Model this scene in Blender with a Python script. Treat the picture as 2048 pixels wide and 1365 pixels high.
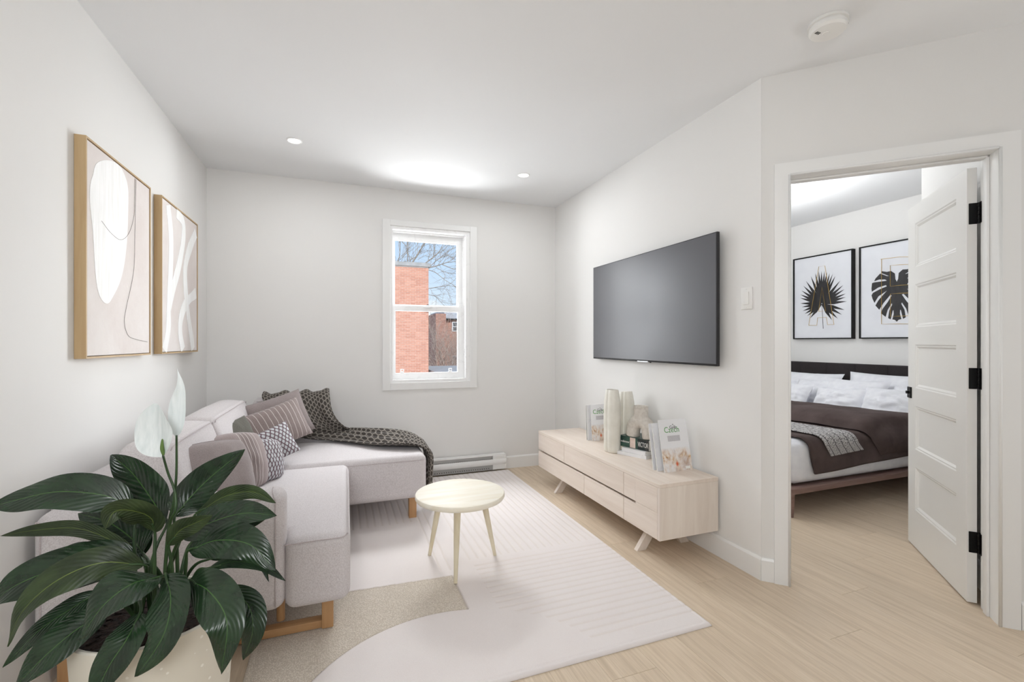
import bpy, bmesh, math, random
from math import sin, cos, pi, sqrt, radians
from mathutils import Vector, Matrix, noise
import numpy as np

random.seed(7)
for o in list(bpy.data.objects):
    bpy.data.objects.remove(o)
S = bpy.context.scene
COL = S.collection

# ------------------------------------------------------------------ camera
cam = bpy.data.cameras.new('camera')
cam.sensor_width = 36.0
cam.lens = 16.063
cam.shift_y = 0.0014
cam.clip_start = 0.02
camo = bpy.data.objects.new('camera', cam)
COL.objects.link(camo)
camo.location = (0, 0, 1.2)
camo.rotation_euler = (pi / 2, 0, -0.358)
S.camera = camo

# ------------------------------------------------------------------ view
S.view_settings.view_transform = 'Standard'
S.view_settings.look = 'None'
S.view_settings.gamma = 1
S.view_settings.use_curve_mapping = False
S.view_settings.exposure = 0.16
S.cycles.max_bounces = 10
S.cycles.diffuse_bounces = 6
S.cycles.transparent_max_bounces = 12
S.cycles.sample_clamp_indirect = 6
S.cycles.use_denoising = True


def lin(c):
    return tuple(((v / 255) / 12.92 if v / 255 <= 0.04045 else ((v / 255 + 0.055) / 1.055) ** 2.4) for v in c)


class NT:
    """small helper to write node graphs"""
    def __init__(s, tree):
        s.t = tree

    def n(s, kind, ins=None, **kw):
        nd = s.t.nodes.new(kind)
        for k, v in kw.items():
            setattr(nd, k, v)
        for k, v in (ins or {}).items():
            sock = nd.inputs[k]
            if isinstance(v, bpy.types.NodeSocket):
                s.t.links.new(v, sock)
            else:
                sock.default_value = v
        return nd

    def m(s, op, a, b=None, c=None, clamp=False):
        ins = {0: a}
        if b is not None:
            ins[1] = b
        if c is not None:
            ins[2] = c
        nd = s.n('ShaderNodeMath', ins, operation=op)
        nd.use_clamp = clamp
        return nd.outputs[0]

    def mix(s, f, a, b, mode='MIX'):
        nd = s.n('ShaderNodeMix', None, data_type='RGBA', blend_type=mode)
        for i, v in ((0, f), (6, a), (7, b)):
            if isinstance(v, bpy.types.NodeSocket):
                s.t.links.new(v, nd.inputs[i])
            else:
                nd.inputs[i].default_value = v if i == 0 else (*v, 1)[:4]
        return nd.outputs[2]

    def ramp(s, f, stops, interp='LINEAR'):
        nd = s.n('ShaderNodeValToRGB', {0: f})
        cr = nd.color_ramp
        cr.interpolation = interp
        while len(cr.elements) < len(stops):
            cr.elements.new(0.5)
        for e, (p, c) in zip(cr.elements, stops):
            e.position = p
            e.color = (*c, 1)[:4] if not isinstance(c, (int, float)) else (c, c, c, 1)
        return nd.outputs[0]

    def coord(s, which='Object', scale=(1, 1, 1), rot=(0, 0, 0), loc=(0, 0, 0)):
        tc = s.n('ShaderNodeTexCoord')
        mp = s.n('ShaderNodeMapping', {0: tc.outputs[which], 'Location': loc, 'Rotation': rot, 'Scale': scale})
        return mp.outputs[0]

    def noise(s, vec, scale=5, detail=2, rough=0.5, dist=0):
        return s.n('ShaderNodeTexNoise', {'Vector': vec, 'Scale': scale, 'Detail': detail, 'Roughness': rough, 'Distortion': dist}).outputs[0]

    def bump(s, h, strength=0.3, dist=0.002):
        return s.n('ShaderNodeBump', {'Height': h, 'Strength': strength, 'Distance': dist}).outputs[0]

    def sep(s, v):
        return s.n('ShaderNodeSeparateXYZ', {0: v}).outputs


def mat(name, col=(200, 200, 200), rough=0.5, metal=0.0, spec=0.5, fn=None, **kw):
    m = bpy.data.materials.new(name)
    m.use_nodes = True
    p = m.node_tree.nodes['Principled BSDF']
    p.inputs['Base Color'].default_value = (*lin(col), 1)
    p.inputs['Roughness'].default_value = rough
    p.inputs['Metallic'].default_value = metal
    p.inputs['Specular IOR Level'].default_value = spec
    for k, v in kw.items():
        p.inputs[k].default_value = v
    if fn:
        nt = NT(m.node_tree)
        r = fn(nt)
        for k, v in r.items():
            m.node_tree.links.new(v, p.inputs[k])
    return m


# ------------------------------------------------------------------ world: pale blue sky with soft clouds
w = bpy.data.worlds.new('World')
S.world = w
w.use_nodes = True
nt = NT(w.node_tree)
bg = w.node_tree.nodes['Background']
tc = nt.n('ShaderNodeTexCoord').outputs['Generated']
mp = nt.n('ShaderNodeMapping', {0: tc, 'Scale': (1, 1, 2.2)}).outputs[0]
cl = nt.noise(mp, 5.5, 6, 0.55)
z = nt.sep(tc)[2]
grad = nt.ramp(z, [(0.0, lin((228, 241, 250))), (0.16, lin((196, 220, 246))), (0.8, lin((130, 175, 228)))])
sky = nt.mix(nt.ramp(cl, [(0.54, 0.0), (0.66, 1.0)]), grad, lin((250, 250, 250)))
w.node_tree.links.new(sky, bg.inputs[0])
bg.inputs[1].default_value = 1.0


def lamp(name, kind, loc, rot, energy, size=1.0, size_y=None, color=(0.965, 0.985, 1.0), shape='RECTANGLE', **kw):
    l = bpy.data.lights.new(name, kind)
    l.energy = energy
    l.color = color
    if kind == 'AREA':
        l.shape = shape
        l.size = size
        if size_y:
            l.size_y = size_y
    for k, v in kw.items():
        setattr(l, k, v)
    o = bpy.data.objects.new(name, l)
    COL.objects.link(o)
    o.location = loc
    o.rotation_euler = rot
    return o


def aim(o, target):
    o.rotation_euler = (Vector(target) - o.location).to_track_quat('-Z', 'Y').to_euler()


# ------------------------------------------------------------------ lights
EN = {'up': 140, 'steep': 6, 'down': 215, 'winl': 375, 'winr': 125, 'sideup': 14, 'bounce': 3, 'front': 26, 'spot': 3.5, 'spot2': 1.1, 'bed': 12, 'bedc': 21}
sun = lamp('sun', 'SUN', (0, -5, 12), (0, 0, 0), 2.3, color=(1, 0.97, 0.92), angle=radians(1.0))
aim(sun, (2.0, 20, -6))
# unseen lamps added outside the window for its daylight: above, both sides, below
wl = lamp('window_low_fill', 'AREA', (0.76, 5.6, 0.15), (0, 0, 0), EN['up'], 2.2, 0.9)
aim(wl, (0.74, 3.6, 2.0))
wl = lamp('window_ledge_fill', 'AREA', (0.76, 4.47, 0.5), (0, 0, 0), EN['steep'], 0.7, 0.25)
aim(wl, (0.76, 4.02, 2.5))
wl = lamp('window_high_fill', 'AREA', (0.76, 5.25, 3.05), (0, 0, 0), EN['down'], 1.8, 0.8)
aim(wl, (0.74, 3.6, 1.1))
wl = lamp('window_right_fill', 'AREA', (2.55, 5.2, 1.7), (0, 0, 0), EN['winl'], 1.9, 1.8)
aim(wl, (0.4, 3.6, 1.5))
wl = lamp('window_left_fill', 'AREA', (-0.85, 5.2, 1.7), (0, 0, 0), EN['winr'], 1.9, 1.8)
aim(wl, (1.1, 3.6, 1.5))
# unseen fill lamp off to the right, added to brighten the ceiling
rl = lamp('side_fill', 'AREA', (3.40, -0.45, 1.0), (0, 0, 0), EN['sideup'], 1.0, 0.6)
aim(rl, (1.2, 0.6, 2.6))
# unseen fill lamps added behind the viewer, one aimed up, one forward
lamp('ceiling_fill', 'AREA', (0.0, -0.3, 1.75), (pi, 0, 0), EN['bounce'], 0.5, 0.5)
fl_ = lamp('front_fill', 'AREA', (-0.35, -0.9, 1.8), (0, 0, 0), EN['front'], 0.9, 0.9)
aim(fl_, (0.6, 3.5, 0.9))
# recessed ceiling lamps; all after the first two are added, unseen
SPOTS = [(-0.29, 3.34), (1.365, 3.385), (-0.29, 1.2), (1.3, 1.2), (0.4, -0.9), (2.3, -0.9)]
for i, (x, y) in enumerate(SPOTS):
    lamp('downlight_and_fill', 'AREA', (x, y, 2.525), (0, 0, 0), EN['spot'] if i < 2 else EN['spot2'], 0.10, shape='DISK')
# unseen bedroom fill lamps, added to brighten the bed, wall and ceiling
bl = lamp('bedroom_fill', 'AREA', (2.25, 3.35, 1.55), (0, 0, 0), EN['bed'], 1.0, 1.3)
aim(bl, (4.8, 2.9, 1.2))
lamp('bedroom_ceiling_fill', 'AREA', (3.3, 3.0, 1.9), (pi, 0, 0), EN['bedc'], 0.5, 0.5)

# ------------------------------------------------------------------ mesh building
class MB:
    def __init__(s):
        s.v, s.f, s.uv, s.mi = [], [], {}, []
        s.cur = 0

    def add(s, verts, faces, uvs=None):
        b = len(s.v)
        s.v += [tuple(p) for p in verts]
        for f in faces:
            s.f.append(tuple(b + i for i in f))
            s.mi.append(s.cur)
        if uvs:
            for i, u in enumerate(uvs):
                s.uv[b + i] = u
        return b

    def box(s, a, b):
        x0, y0, z0 = [min(p, q) for p, q in zip(a, b)]
        x1, y1, z1 = [max(p, q) for p, q in zip(a, b)]
        v = [(x0, y0, z0), (x1, y0, z0), (x1, y1, z0), (x0, y1, z0), (x0, y0, z1), (x1, y0, z1), (x1, y1, z1), (x0, y1, z1)]
        s.add(v, [(0, 3, 2, 1), (4, 5, 6, 7), (0, 1, 5, 4), (1, 2, 6, 5), (2, 3, 7, 6), (3, 0, 4, 7)])
        return s

    def obox(s, M, a, b):
        t = MB().box(a, b)
        s.add([M @ Vector(p) for p in t.v], t.f)
        return s

    def rbox(s, a, b, r=0.01, seg=3, M=None):
        bm = bmesh.new()
        t = MB().box(a, b)
        vs = [bm.verts.new(p) for p in t.v]
        for f in t.f:
            bm.faces.new([vs[i] for i in f])
        bmesh.ops.bevel(bm, geom=list(bm.edges), offset=r, segments=seg, affect='EDGES', profile=0.5)
        s.from_bm(bm, M)
        return s

    def rprism(s, poly, z0, z1, r=0.04, seg=4):
        bm = bmesh.new()
        lo = [bm.verts.new((x, y, z0)) for x, y in poly]
        hi = [bm.verts.new((x, y, z1)) for x, y in poly]
        n = len(poly)
        bm.faces.new(lo[::-1])
        bm.faces.new(hi)
        for i in range(n):
            bm.faces.new((lo[i], lo[(i + 1) % n], hi[(i + 1) % n], hi[i]))
        bmesh.ops.recalc_face_normals(bm, faces=list(bm.faces))
        bmesh.ops.bevel(bm, geom=list(bm.edges), offset=r, segments=seg, affect='EDGES', profile=0.5)
        s.from_bm(bm)
        return s

    def from_bm(s, bm, M=None):
        bm.verts.index_update()
        s.add([(M @ v.co) if M else v.co for v in bm.verts], [[v.index for v in f.verts] for f in bm.faces])
        bm.free()

    def tube(s, path, rad, n=8, cap=True):
        P = [Vector(p) for p in path]
        if not isinstance(rad, (list, tuple)):
            rad = [rad] * len(P)
        up = Vector((0.13, 0.31, 0.94))
        vs, fs = [], []
        for i, p in enumerate(P):
            t = (P[min(i + 1, len(P) - 1)] - P[max(i - 1, 0)]).normalized()
            a = t.cross(up)
            if a.length < 1e-3:
                a = t.cross(Vector((1, 0, 0)))
            a.normalize()
            b = t.cross(a)
            up = a.cross(t)
            for k in range(n):
                q = 2 * pi * k / n
                vs.append(p + (a * cos(q) + b * sin(q)) * rad[i])
        for i in range(len(P) - 1):
            for k in range(n):
                fs.append((i * n + k, i * n + (k + 1) % n, (i + 1) * n + (k + 1) % n, (i + 1) * n + k))
        if cap:
            fs.append(tuple(range(n))[::-1])
            fs.append(tuple((len(P) - 1) * n + k for k in range(n)))
        s.add(vs, fs)
        return s

    def lathe(s, prof, c=(0, 0, 0), n=32, M=None, cap=False):
        vs, fs = [], []
        for r, zz in prof:
            for k in range(n):
                q = 2 * pi * k / n
                vs.append(Vector((c[0] + r * cos(q), c[1] + r * sin(q), c[2] + zz)))
        for i in range(len(prof) - 1):
            for k in range(n):
                fs.append((i * n + k, i * n + (k + 1) % n, (i + 1) * n + (k + 1) % n, (i + 1) * n + k))
        if cap:
            fs.append(tuple(range(n))[::-1])
            fs.append(tuple((len(prof) - 1) * n + k for k in range(n)))
        s.add([M @ v for v in vs] if M else vs, fs)
        return s

    def grid(s, fn, nu, nv, uvs=None, flip=False):
        vs, fs, uv = [], [], []
        for j in range(nv + 1):
            for i in range(nu + 1):
                u, v = i / nu, j / nv
                vs.append(fn(u, v))
                uv.append(uvs(u, v) if uvs else (u, v))
        for j in range(nv):
            for i in range(nu):
                a = j * (nu + 1) + i
                q = (a, a + 1, a + nu + 2, a + nu + 1)
                fs.append(q[::-1] if flip else q)
        s.add(vs, fs, uv)
        return s

    def poly(s, pts, depth):
        """flat polygon of 3-D points given an offset vector for its thickness"""
        n = len(pts)
        d = Vector(depth)
        P = [Vector(p) for p in pts]
        s.add(P + [p + d for p in P], [tuple(range(n)), tuple(range(2 * n - 1, n - 1, -1))] + [(i, n + i, n + (i + 1) % n, (i + 1) % n) for i in range(n)])
        return s

    def mesh(s, name, mats, smooth=False, angle=None):
        me = bpy.data.meshes.new(name)
        me.from_pydata(s.v, [], s.f)
        me.validate()
        for m in (mats if isinstance(mats, (list, tuple)) else [mats]):
            me.materials.append(m)
        if isinstance(mats, (list, tuple)) and len(mats) > 1 and len(me.polygons) == len(s.mi):
            me.polygons.foreach_set('material_index', s.mi)
        if s.uv:
            ul = me.uv_layers.new(name='UVMap')
            li = np.zeros(len(me.loops), dtype=np.int32)
            me.loops.foreach_get('vertex_index', li)
            arr = np.zeros((len(me.vertices), 2), dtype=np.float32)
            for k, u in s.uv.items():
                arr[k] = u
            ul.data.foreach_set('uv', arr[li].ravel())
        bm = bmesh.new()
        bm.from_mesh(me)
        bmesh.ops.recalc_face_normals(bm, faces=list(bm.faces))
        bm.to_mesh(me)
        bm.free()
        if smooth:
            me.polygons.foreach_set('use_smooth', [True] * len(me.polygons))
            if angle:
                try:
                    me.set_sharp_from_angle(angle=radians(angle))
                except Exception:
                    pass
        me.update()
        return me

    def obj(s, name, m, parent=None, smooth=False, angle=None, origin=None):
        """link as one object; geometry is given in world space, the origin moves to its parent's or its own base"""
        me = s.mesh(name, m, smooth, angle)
        if parent is not None:
            M = parent.matrix_world.copy() if parent.parent is None else None
            base = WORLD.get(parent.name, Matrix())
        else:
            if origin is None:
                xs = [v.co for v in me.vertices]
                origin = (sum(c.x for c in xs) / len(xs), sum(c.y for c in xs) / len(xs), min(c.z for c in xs))
            base = Matrix.Translation(origin)
        me.transform(base.inverted())
        o = bpy.data.objects.new(name, me)
        COL.objects.link(o)
        if parent is not None:
            o.parent = parent
        else:
            o.matrix_world = base
        WORLD[o.name] = base
        return o


WORLD = {}


def empty(name, loc, label=None, cat=None, group=None, kind=None):
    o = bpy.data.objects.new(name, None)
    o.empty_display_size = 0.1
    COL.objects.link(o)
    o.location = loc
    o.matrix_world = Matrix.Translation(loc)
    WORLD[o.name] = Matrix.Translation(loc)
    tag(o, label, cat, group, kind)
    return o


def tag(o, label=None, cat=None, group=None, kind=None):
    if label:
        o['label'] = label
    if cat:
        o['category'] = cat
    if group:
        o['group'] = group
    if kind:
        o['kind'] = kind
    return o


def struct(o):
    o['kind'] = 'structure'
    return o


def catmull(P, n):
    P = [Vector(p) for p in P]
    Q = [P[0] * 2 - P[1]] + P + [P[-1] * 2 - P[-2]]
    out = []
    segs = len(P) - 1
    for k in range(n + 1):
        t = k / n * segs
        i = min(int(t), segs - 1)
        f = t - i
        a, b, c, d = Q[i], Q[i + 1], Q[i + 2], Q[i + 3]
        out.append(0.5 * ((2 * b) + (c - a) * f + (2 * a - 5 * b + 4 * c - d) * f * f + (3 * b - a - 3 * c + d) * f ** 3))
    return out


def text_mb(txt, M, size, mb=None, depth=0.0006, sx=1.0):
    """lettering as a thin mesh laid out in the frame M (local x along the line, y up, z outwards)"""
    cu = bpy.data.curves.new('lettering', 'FONT')
    cu.body = txt
    cu.size = size
    cu.extrude = depth
    cu.resolution_u = 3
    cu.align_x = 'CENTER'
    cu.align_y = 'CENTER'
    o = bpy.data.objects.new('lettering', cu)
    COL.objects.link(o)
    bpy.context.view_layer.update()
    me = o.evaluated_get(bpy.context.evaluated_depsgraph_get()).to_mesh()
    mb = mb or MB()
    D = M @ Matrix.Diagonal((sx, 1, 1, 1))
    mb.add([D @ v.co for v in me.vertices], [list(p.vertices) for p in me.polygons])
    bpy.data.objects.remove(o)
    return mb


def frame(o, x, y, z):
    """matrix from origin and three axes"""
    x, y, z = Vector(x), Vector(y), Vector(z)
    return Matrix(((x.x, y.x, z.x, o[0]), (x.y, y.y, z.y, o[1]), (x.z, y.z, z.z, o[2]), (0, 0, 0, 1)))


# ------------------------------------------------------------------ materials
def f_paint(nt):
    v = nt.coord('Object')
    return {'Normal': nt.bump(nt.noise(v, 260, 3), 0.08, 0.002)}


M_WALL = mat('wall_paint', (229, 228, 226), 0.62, fn=f_paint)
M_CEIL = mat('ceiling_paint', (231, 232, 233), 0.7, fn=f_paint)
M_TRIM = mat('trim_paint', (236, 236, 235), 0.35, fn=lambda nt: {'Normal': nt.bump(nt.noise(nt.coord('Object'), 60, 2), 0.05, 0.001)})
M_DOOR = mat('door_paint', (232, 231, 228), 0.4, fn=lambda nt: {'Normal': nt.bump(nt.noise(nt.coord('Object'), 90, 2), 0.06, 0.001)})
M_VINYL = mat('white_vinyl', (246, 246, 246), 0.3, fn=lambda nt: {'Roughness': nt.ramp(nt.noise(nt.coord(), 20), [(0.3, 0.25), (0.8, 0.4)])})
M_BLACK = mat('black_metal', (14, 14, 14), 0.42, 0.6, fn=lambda nt: {'Roughness': nt.ramp(nt.noise(nt.coord(), 80), [(0.3, 0.3), (0.8, 0.55)])})


def f_plank(nt):
    inf = nt.n('ShaderNodeObjectInfo').outputs['Random']
    off = nt.n('ShaderNodeCombineXYZ', {0: nt.m('MULTIPLY', inf, 37.0), 1: nt.m('MULTIPLY', inf, 91.0), 2: nt.m('MULTIPLY', inf, 13.0)}).outputs[0]
    tc = nt.n('ShaderNodeTexCoord').outputs['Object']
    v = nt.n('ShaderNodeVectorMath', {0: tc, 1: off}, operation='ADD').outputs[0]
    a = nt.n('ShaderNodeMapping', {0: v, 'Scale': (55, 1.9, 1)}).outputs[0]
    b = nt.n('ShaderNodeMapping', {0: v, 'Scale': (420, 9, 1)}).outputs[0]
    g1 = nt.noise(a, 1, 5, 0.6, 0.5)
    g2 = nt.noise(b, 1, 3, 0.6)
    c1 = nt.ramp(g1, [(0.25, lin((192, 173, 150))), (0.5, lin((212, 194, 171))), (0.78, lin((222, 206, 185)))])
    c2 = nt.mix(nt.m('MULTIPLY', nt.ramp(g2, [(0.35, 1.0), (0.6, 0.0)]), 0.30), c1, lin((168, 148, 125)))
    br = nt.m('ADD', 0.965, nt.m('MULTIPLY', inf, 0.07))
    c3 = nt.mix(1.0, c2, nt.n('ShaderNodeCombineColor', {0: br, 1: br, 2: br}).outputs[0], 'MULTIPLY')
    return {'Base Color': c3, 'Normal': nt.bump(g2, 0.12, 0.001), 'Roughness': nt.ramp(g1, [(0.2, 0.5), (0.8, 0.38)])}


M_FLOOR = mat('oak_plank', (198, 176, 148), 0.45, spec=0.4, fn=f_plank)


def wood(name, light, dark, sc=(30, 2.0, 30), rough=0.5, rnd=True, contrast=0.5):
    def fn(nt):
        v = nt.n('ShaderNodeTexCoord').outputs['Object']
        if rnd:
            inf = nt.n('ShaderNodeObjectInfo').outputs['Random']
            v = nt.n('ShaderNodeVectorMath', {0: v, 1: nt.n('ShaderNodeCombineXYZ', {0: nt.m('MULTIPLY', inf, 7.0), 1: nt.m('MULTIPLY', inf, 11.0), 2: nt.m('MULTIPLY', inf, 5.0)}).outputs[0]}, operation='ADD').outputs[0]
        a = nt.n('ShaderNodeMapping', {0: v, 'Scale': sc}).outputs[0]
        g = nt.noise(a, 1, 5, 0.6, 0.6)
        g2 = nt.noise(nt.n('ShaderNodeMapping', {0: v, 'Scale': tuple(x * 5 for x in sc)}).outputs[0], 1, 2)
        c = nt.ramp(g, [(0.5 - contrast / 2, lin(dark)), (0.5 + contrast / 2, lin(light))])
        c = nt.mix(nt.m('MULTIPLY', g2, 0.25), c, lin(dark))
        return {'Base Color': c, 'Normal': nt.bump(g2, 0.1, 0.001)}
    return mat(name, light, rough, fn=fn)


M_STAND = wood('pale_ash_lengthways', (236, 225, 214), (219, 204, 190), (26, 1.6, 26), 0.5)
M_STAND_V = wood('pale_ash_upright', (237, 228, 218), (219, 206, 194), (22, 22, 2.0), 0.5)
M_LEGWOOD = wood('honey_oak', (204, 164, 120), (178, 134, 90), (2.5, 30, 30), 0.45)
M_LEGWOOD_V = wood('honey_oak_upright', (204, 164, 120), (178, 134, 90), (30, 30, 2.5), 0.45)
M_BIRCH = wood('bleached_birch', (238, 230, 208), (214, 200, 168), (24, 24, 2.2), 0.45)
M_BIRCHTOP = wood('bleached_birch_top', (250, 247, 238), (238, 229, 208), (3, 26, 26), 0.5)
M_FRAMEWOOD = wood('light_oak_frame', (200, 174, 134), (180, 150, 108), (30, 30, 2.0), 0.45)
M_BEDWOOD = wood('walnut_stain', (150, 124, 116), (108, 82, 74), (2.0, 30, 30), 0.4)


def fabric(name, col, dark, sc=700, bump=0.25, sheen=0.2):
    def fn(nt):
        a = nt.noise(nt.coord('Object', (1, 0.22, 0.22)), sc, 1)
        b = nt.noise(nt.coord('Object', (0.22, 1, 0.22)), sc, 1)
        c = nt.noise(nt.coord('Object', (0.22, 0.22, 1)), sc, 1)
        h = nt.m('ADD', nt.m('ADD', a, b), c)
        h = nt.m('DIVIDE', h, 3.0)
        big = nt.noise(nt.coord('Object'), 9, 3)
        col_ = nt.ramp(h, [(0.38, lin(dark)), (0.58, lin(col))])
        col_ = nt.mix(nt.m('MULTIPLY', big, 0.05), col_, lin(dark))
        return {'Base Color': col_, 'Normal': nt.bump(h, bump, 0.003)}
    return mat(name, col, 0.9, spec=0.2, fn=fn, **{'Sheen Weight': sheen})


M_SOFA = fabric('mauve_grey_linen', (216, 211, 212), (188, 181, 182), 950)
M_SEAM = fabric('mauve_grey_seam', (196, 186, 187), (172, 162, 163), 900)
M_PIL_PLAIN = fabric('taupe_velvet', (158, 147, 146), (134, 123, 122), 1100)
# ------------------------------------------------------------------ outlines of prints, branches and leaves, in metres
BLOB= [(2.332, 1.929), (2.418, 1.974), (2.52, 1.994), (2.584, 1.971), (2.623, 1.916), (2.623, 1.805), (2.613, 1.684), (2.584, 1.56), (2.538, 1.47), (2.476, 1.403), (2.429, 1.367), (2.378, 1.374), (2.34, 1.416), (2.318, 1.502), (2.303, 1.632), (2.279, 1.75), (2.281, 1.823), (2.303, 1.874)]
LINE_A= [(2.697, 1.997), (2.693, 1.894), (2.685, 1.804), (2.632, 1.713), (2.547, 1.663), (2.451, 1.673), (2.37, 1.704)]
LINE_B= [(2.71, 1.997), (2.704, 1.853), (2.697, 1.719), (2.683, 1.541), (2.603, 1.36), (2.584, 1.291), (2.623, 1.233), (2.714, 1.215), (2.849, 1.203)]
STROKES= [[(3.154, 1.999), (3.199, 1.83), (3.193, 1.615), (3.163, 1.399), (3.154, 1.272), (3.095, 1.147)], [(3.294, 1.984), (3.414, 1.958), (3.425, 1.857), (3.345, 1.682), (3.23, 1.512), (3.169, 1.4)], [(3.685, 1.95), (3.544, 1.81), (3.461, 1.678), (3.468, 1.538), (3.525, 1.365), (3.583, 1.247), (3.623, 1.137)], [(3.685, 1.537), (3.487, 1.458), (3.379, 1.358), (3.362, 1.255), (3.414, 1.141)]]
PALM_C= [(3.45, 1.69), (3.435, 1.348), (3.45, 1.617)]
PALM_TIPS= [(3.581, 1.469), (3.615, 1.494), (3.645, 1.519), (3.669, 1.554), (3.68, 1.599), (3.698, 1.643), (3.698, 1.703), (3.698, 1.743), (3.683, 1.786), (3.661, 1.837), (3.63, 1.888), (3.573, 1.934), (3.523, 1.96), (3.485, 1.977), (3.454, 1.973), (3.421, 1.968), (3.394, 1.955), (3.365, 1.937), (3.335, 1.92), (3.306, 1.898), (3.255, 1.844), (3.226, 1.793), (3.212, 1.75), (3.2, 1.704), (3.198, 1.667), (3.187, 1.622), (3.21, 1.535), (3.237, 1.487), (3.279, 1.448), (3.34, 1.435)]
LETTER_A= [(3.595, 1.39), (3.504, 1.387), (3.495, 1.469), (3.398, 1.469), (3.386, 1.39), (3.318, 1.389), (3.329, 1.461), (3.416, 2.023), (3.481, 2.024), (3.581, 1.474), (3.595, 1.39)]
LETTER_A2= [(3.483, 1.537), (3.446, 1.799), (3.407, 1.537), (3.483, 1.537)]
MON= [(2.739, 1.766), (2.743, 1.778), (2.75, 1.791), (2.755, 1.847), (2.787, 1.875), (2.822, 1.872), (2.866, 1.885), (2.866, 1.866), (2.804, 1.83), (2.822, 1.832), (2.88, 1.864), (2.921, 1.821), (2.932, 1.796), (2.888, 1.808), (2.837, 1.802), (2.822, 1.788), (2.873, 1.786), (2.932, 1.785), (2.951, 1.78), (2.956, 1.727), (2.953, 1.697), (2.895, 1.732), (2.829, 1.747), (2.822, 1.734), (2.88, 1.714), (2.943, 1.684), (2.956, 1.661), (2.947, 1.627), (2.93, 1.586), (2.895, 1.646), (2.819, 1.695), (2.858, 1.651), (2.895, 1.606), (2.921, 1.559), (2.888, 1.516), (2.851, 1.578), (2.794, 1.649), (2.78, 1.644), (2.815, 1.583), (2.858, 1.522), (2.873, 1.482), (2.833, 1.444), (2.815, 1.511), (2.78, 1.572), (2.776, 1.556), (2.801, 1.502), (2.811, 1.431), (2.79, 1.418), (2.773, 1.5), (2.766, 1.504), (2.764, 1.468), (2.776, 1.417), (2.755, 1.412), (2.739, 1.394)]
LETTER_E= [(2.636, 1.982), (2.717, 1.996), (2.873, 2.001), (2.866, 2.0), (2.867, 1.377), (2.714, 1.373), (2.636, 1.37)]
LETTER_E2=[(2.636, 1.914), (2.714, 1.923), (2.792, 1.928), (2.792, 1.731), (2.714, 1.731), (2.636, 1.728)]
LETTER_E3=[(2.636, 1.653), (2.714, 1.657), (2.79, 1.659), (2.79, 1.444), (2.714, 1.445), (2.636, 1.445)]
BRANCHES= [([(4.2, 25.12, 4.81), (3.66, 25.32, 5.47), (3.92, 25.23, 5.98), (4.14, 25.14, 6.4), (4.34, 25.07, 6.7), (4.54, 25.0, 7.03)], 0.12), ([(4.2, 25.12, 4.81), (4.26, 25.1, 5.44), (4.73, 24.92, 5.86), (5.04, 24.81, 6.19), (5.21, 24.74, 6.55), (5.32, 24.7, 6.91)], 0.08), ([(4.2, 25.12, 4.81), (4.48, 25.02, 5.26), (4.87, 24.87, 5.38), (5.35, 24.69, 5.56), (5.75, 24.54, 5.6)], 0.09), ([(5.18, 24.75, 5.47), (5.55, 24.62, 5.29), (5.94, 24.47, 5.17), (6.23, 24.36, 5.11)], 0.05), ([(4.2, 25.12, 4.81), (3.47, 25.4, 5.23), (3.41, 25.42, 5.47), (3.41, 25.42, 6.19), (3.38, 25.43, 6.76), (3.35, 25.44, 7.09)], 0.075), ([(3.66, 25.32, 5.29), (3.59, 25.35, 5.47), (3.35, 25.44, 6.37), (3.18, 25.5, 6.64), (3.07, 25.54, 6.85)], 0.05), ([(4.2, 25.12, 4.81), (3.07, 25.54, 5.17), (2.88, 25.62, 5.53), (2.99, 25.58, 5.89), (3.03, 25.56, 6.64), (3.04, 25.55, 7.03)], 0.08), ([(4.48, 25.02, 5.26), (4.59, 24.97, 5.38), (5.04, 24.81, 5.8), (5.49, 24.64, 6.19), (5.94, 24.47, 6.43), (6.25, 24.35, 6.49)], 0.05), ([(4.2, 25.12, 5.17), (4.48, 25.02, 5.18), (4.9, 24.86, 4.99), (5.35, 24.69, 4.6), (5.94, 24.47, 4.24), (6.25, 24.35, 4.09)], 0.05), ([(4.2, 25.12, 4.15), (4.48, 25.02, 4.15), (5.04, 24.81, 4.25), (5.49, 24.64, 4.3), (5.94, 24.47, 4.25), (6.25, 24.35, 4.15)], 0.05), ([(4.2, 25.12, 3.91), (4.48, 25.02, 3.82), (4.85, 24.88, 3.7), (5.21, 24.74, 3.3), (5.38, 24.68, 3.06)], 0.04), ([(4.87, 24.87, 5.32), (5.21, 24.74, 5.08), (5.38, 24.68, 4.69)], 0.035), ([(3.94, 25.22, 5.74), (4.31, 25.08, 5.94), (4.65, 24.95, 5.8), (5.13, 24.77, 5.59)], 0.025), ([(4.06, 25.17, 6.04), (4.48, 25.02, 6.21), (5.04, 24.81, 6.16), (5.94, 24.47, 5.68)], 0.025), ([(4.26, 25.1, 6.49), (4.7, 24.93, 6.64), (5.27, 24.72, 6.58), (5.94, 24.47, 6.4)], 0.025), ([(2.93, 25.6, 5.53), (3.3, 25.46, 5.65), (3.69, 25.31, 5.76)], 0.025), ([(3.92, 25.23, 6.1), (3.93, 25.22, 6.73)], 0.03), ([(4.73, 24.92, 5.86), (4.78, 24.91, 6.64)], 0.03), ([(4.59, 24.97, 4.12), (4.7, 24.93, 3.85)], 0.02), ([(5.16, 24.76, 4.18), (5.46, 24.65, 3.97), (5.69, 24.56, 3.3)], 0.02), ([(5.38, 24.68, 6.07), (5.89, 24.49, 5.71)], 0.02), ([(3.07, 25.54, 5.59), (3.27, 25.47, 6.1)], 0.025), ([(4.2, 25.12, 4.81), (4.2, 25.12, 4.15), (4.2, 25.12, 3.91), (4.23, 25.11, 1.98)], 0.2)]
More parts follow.
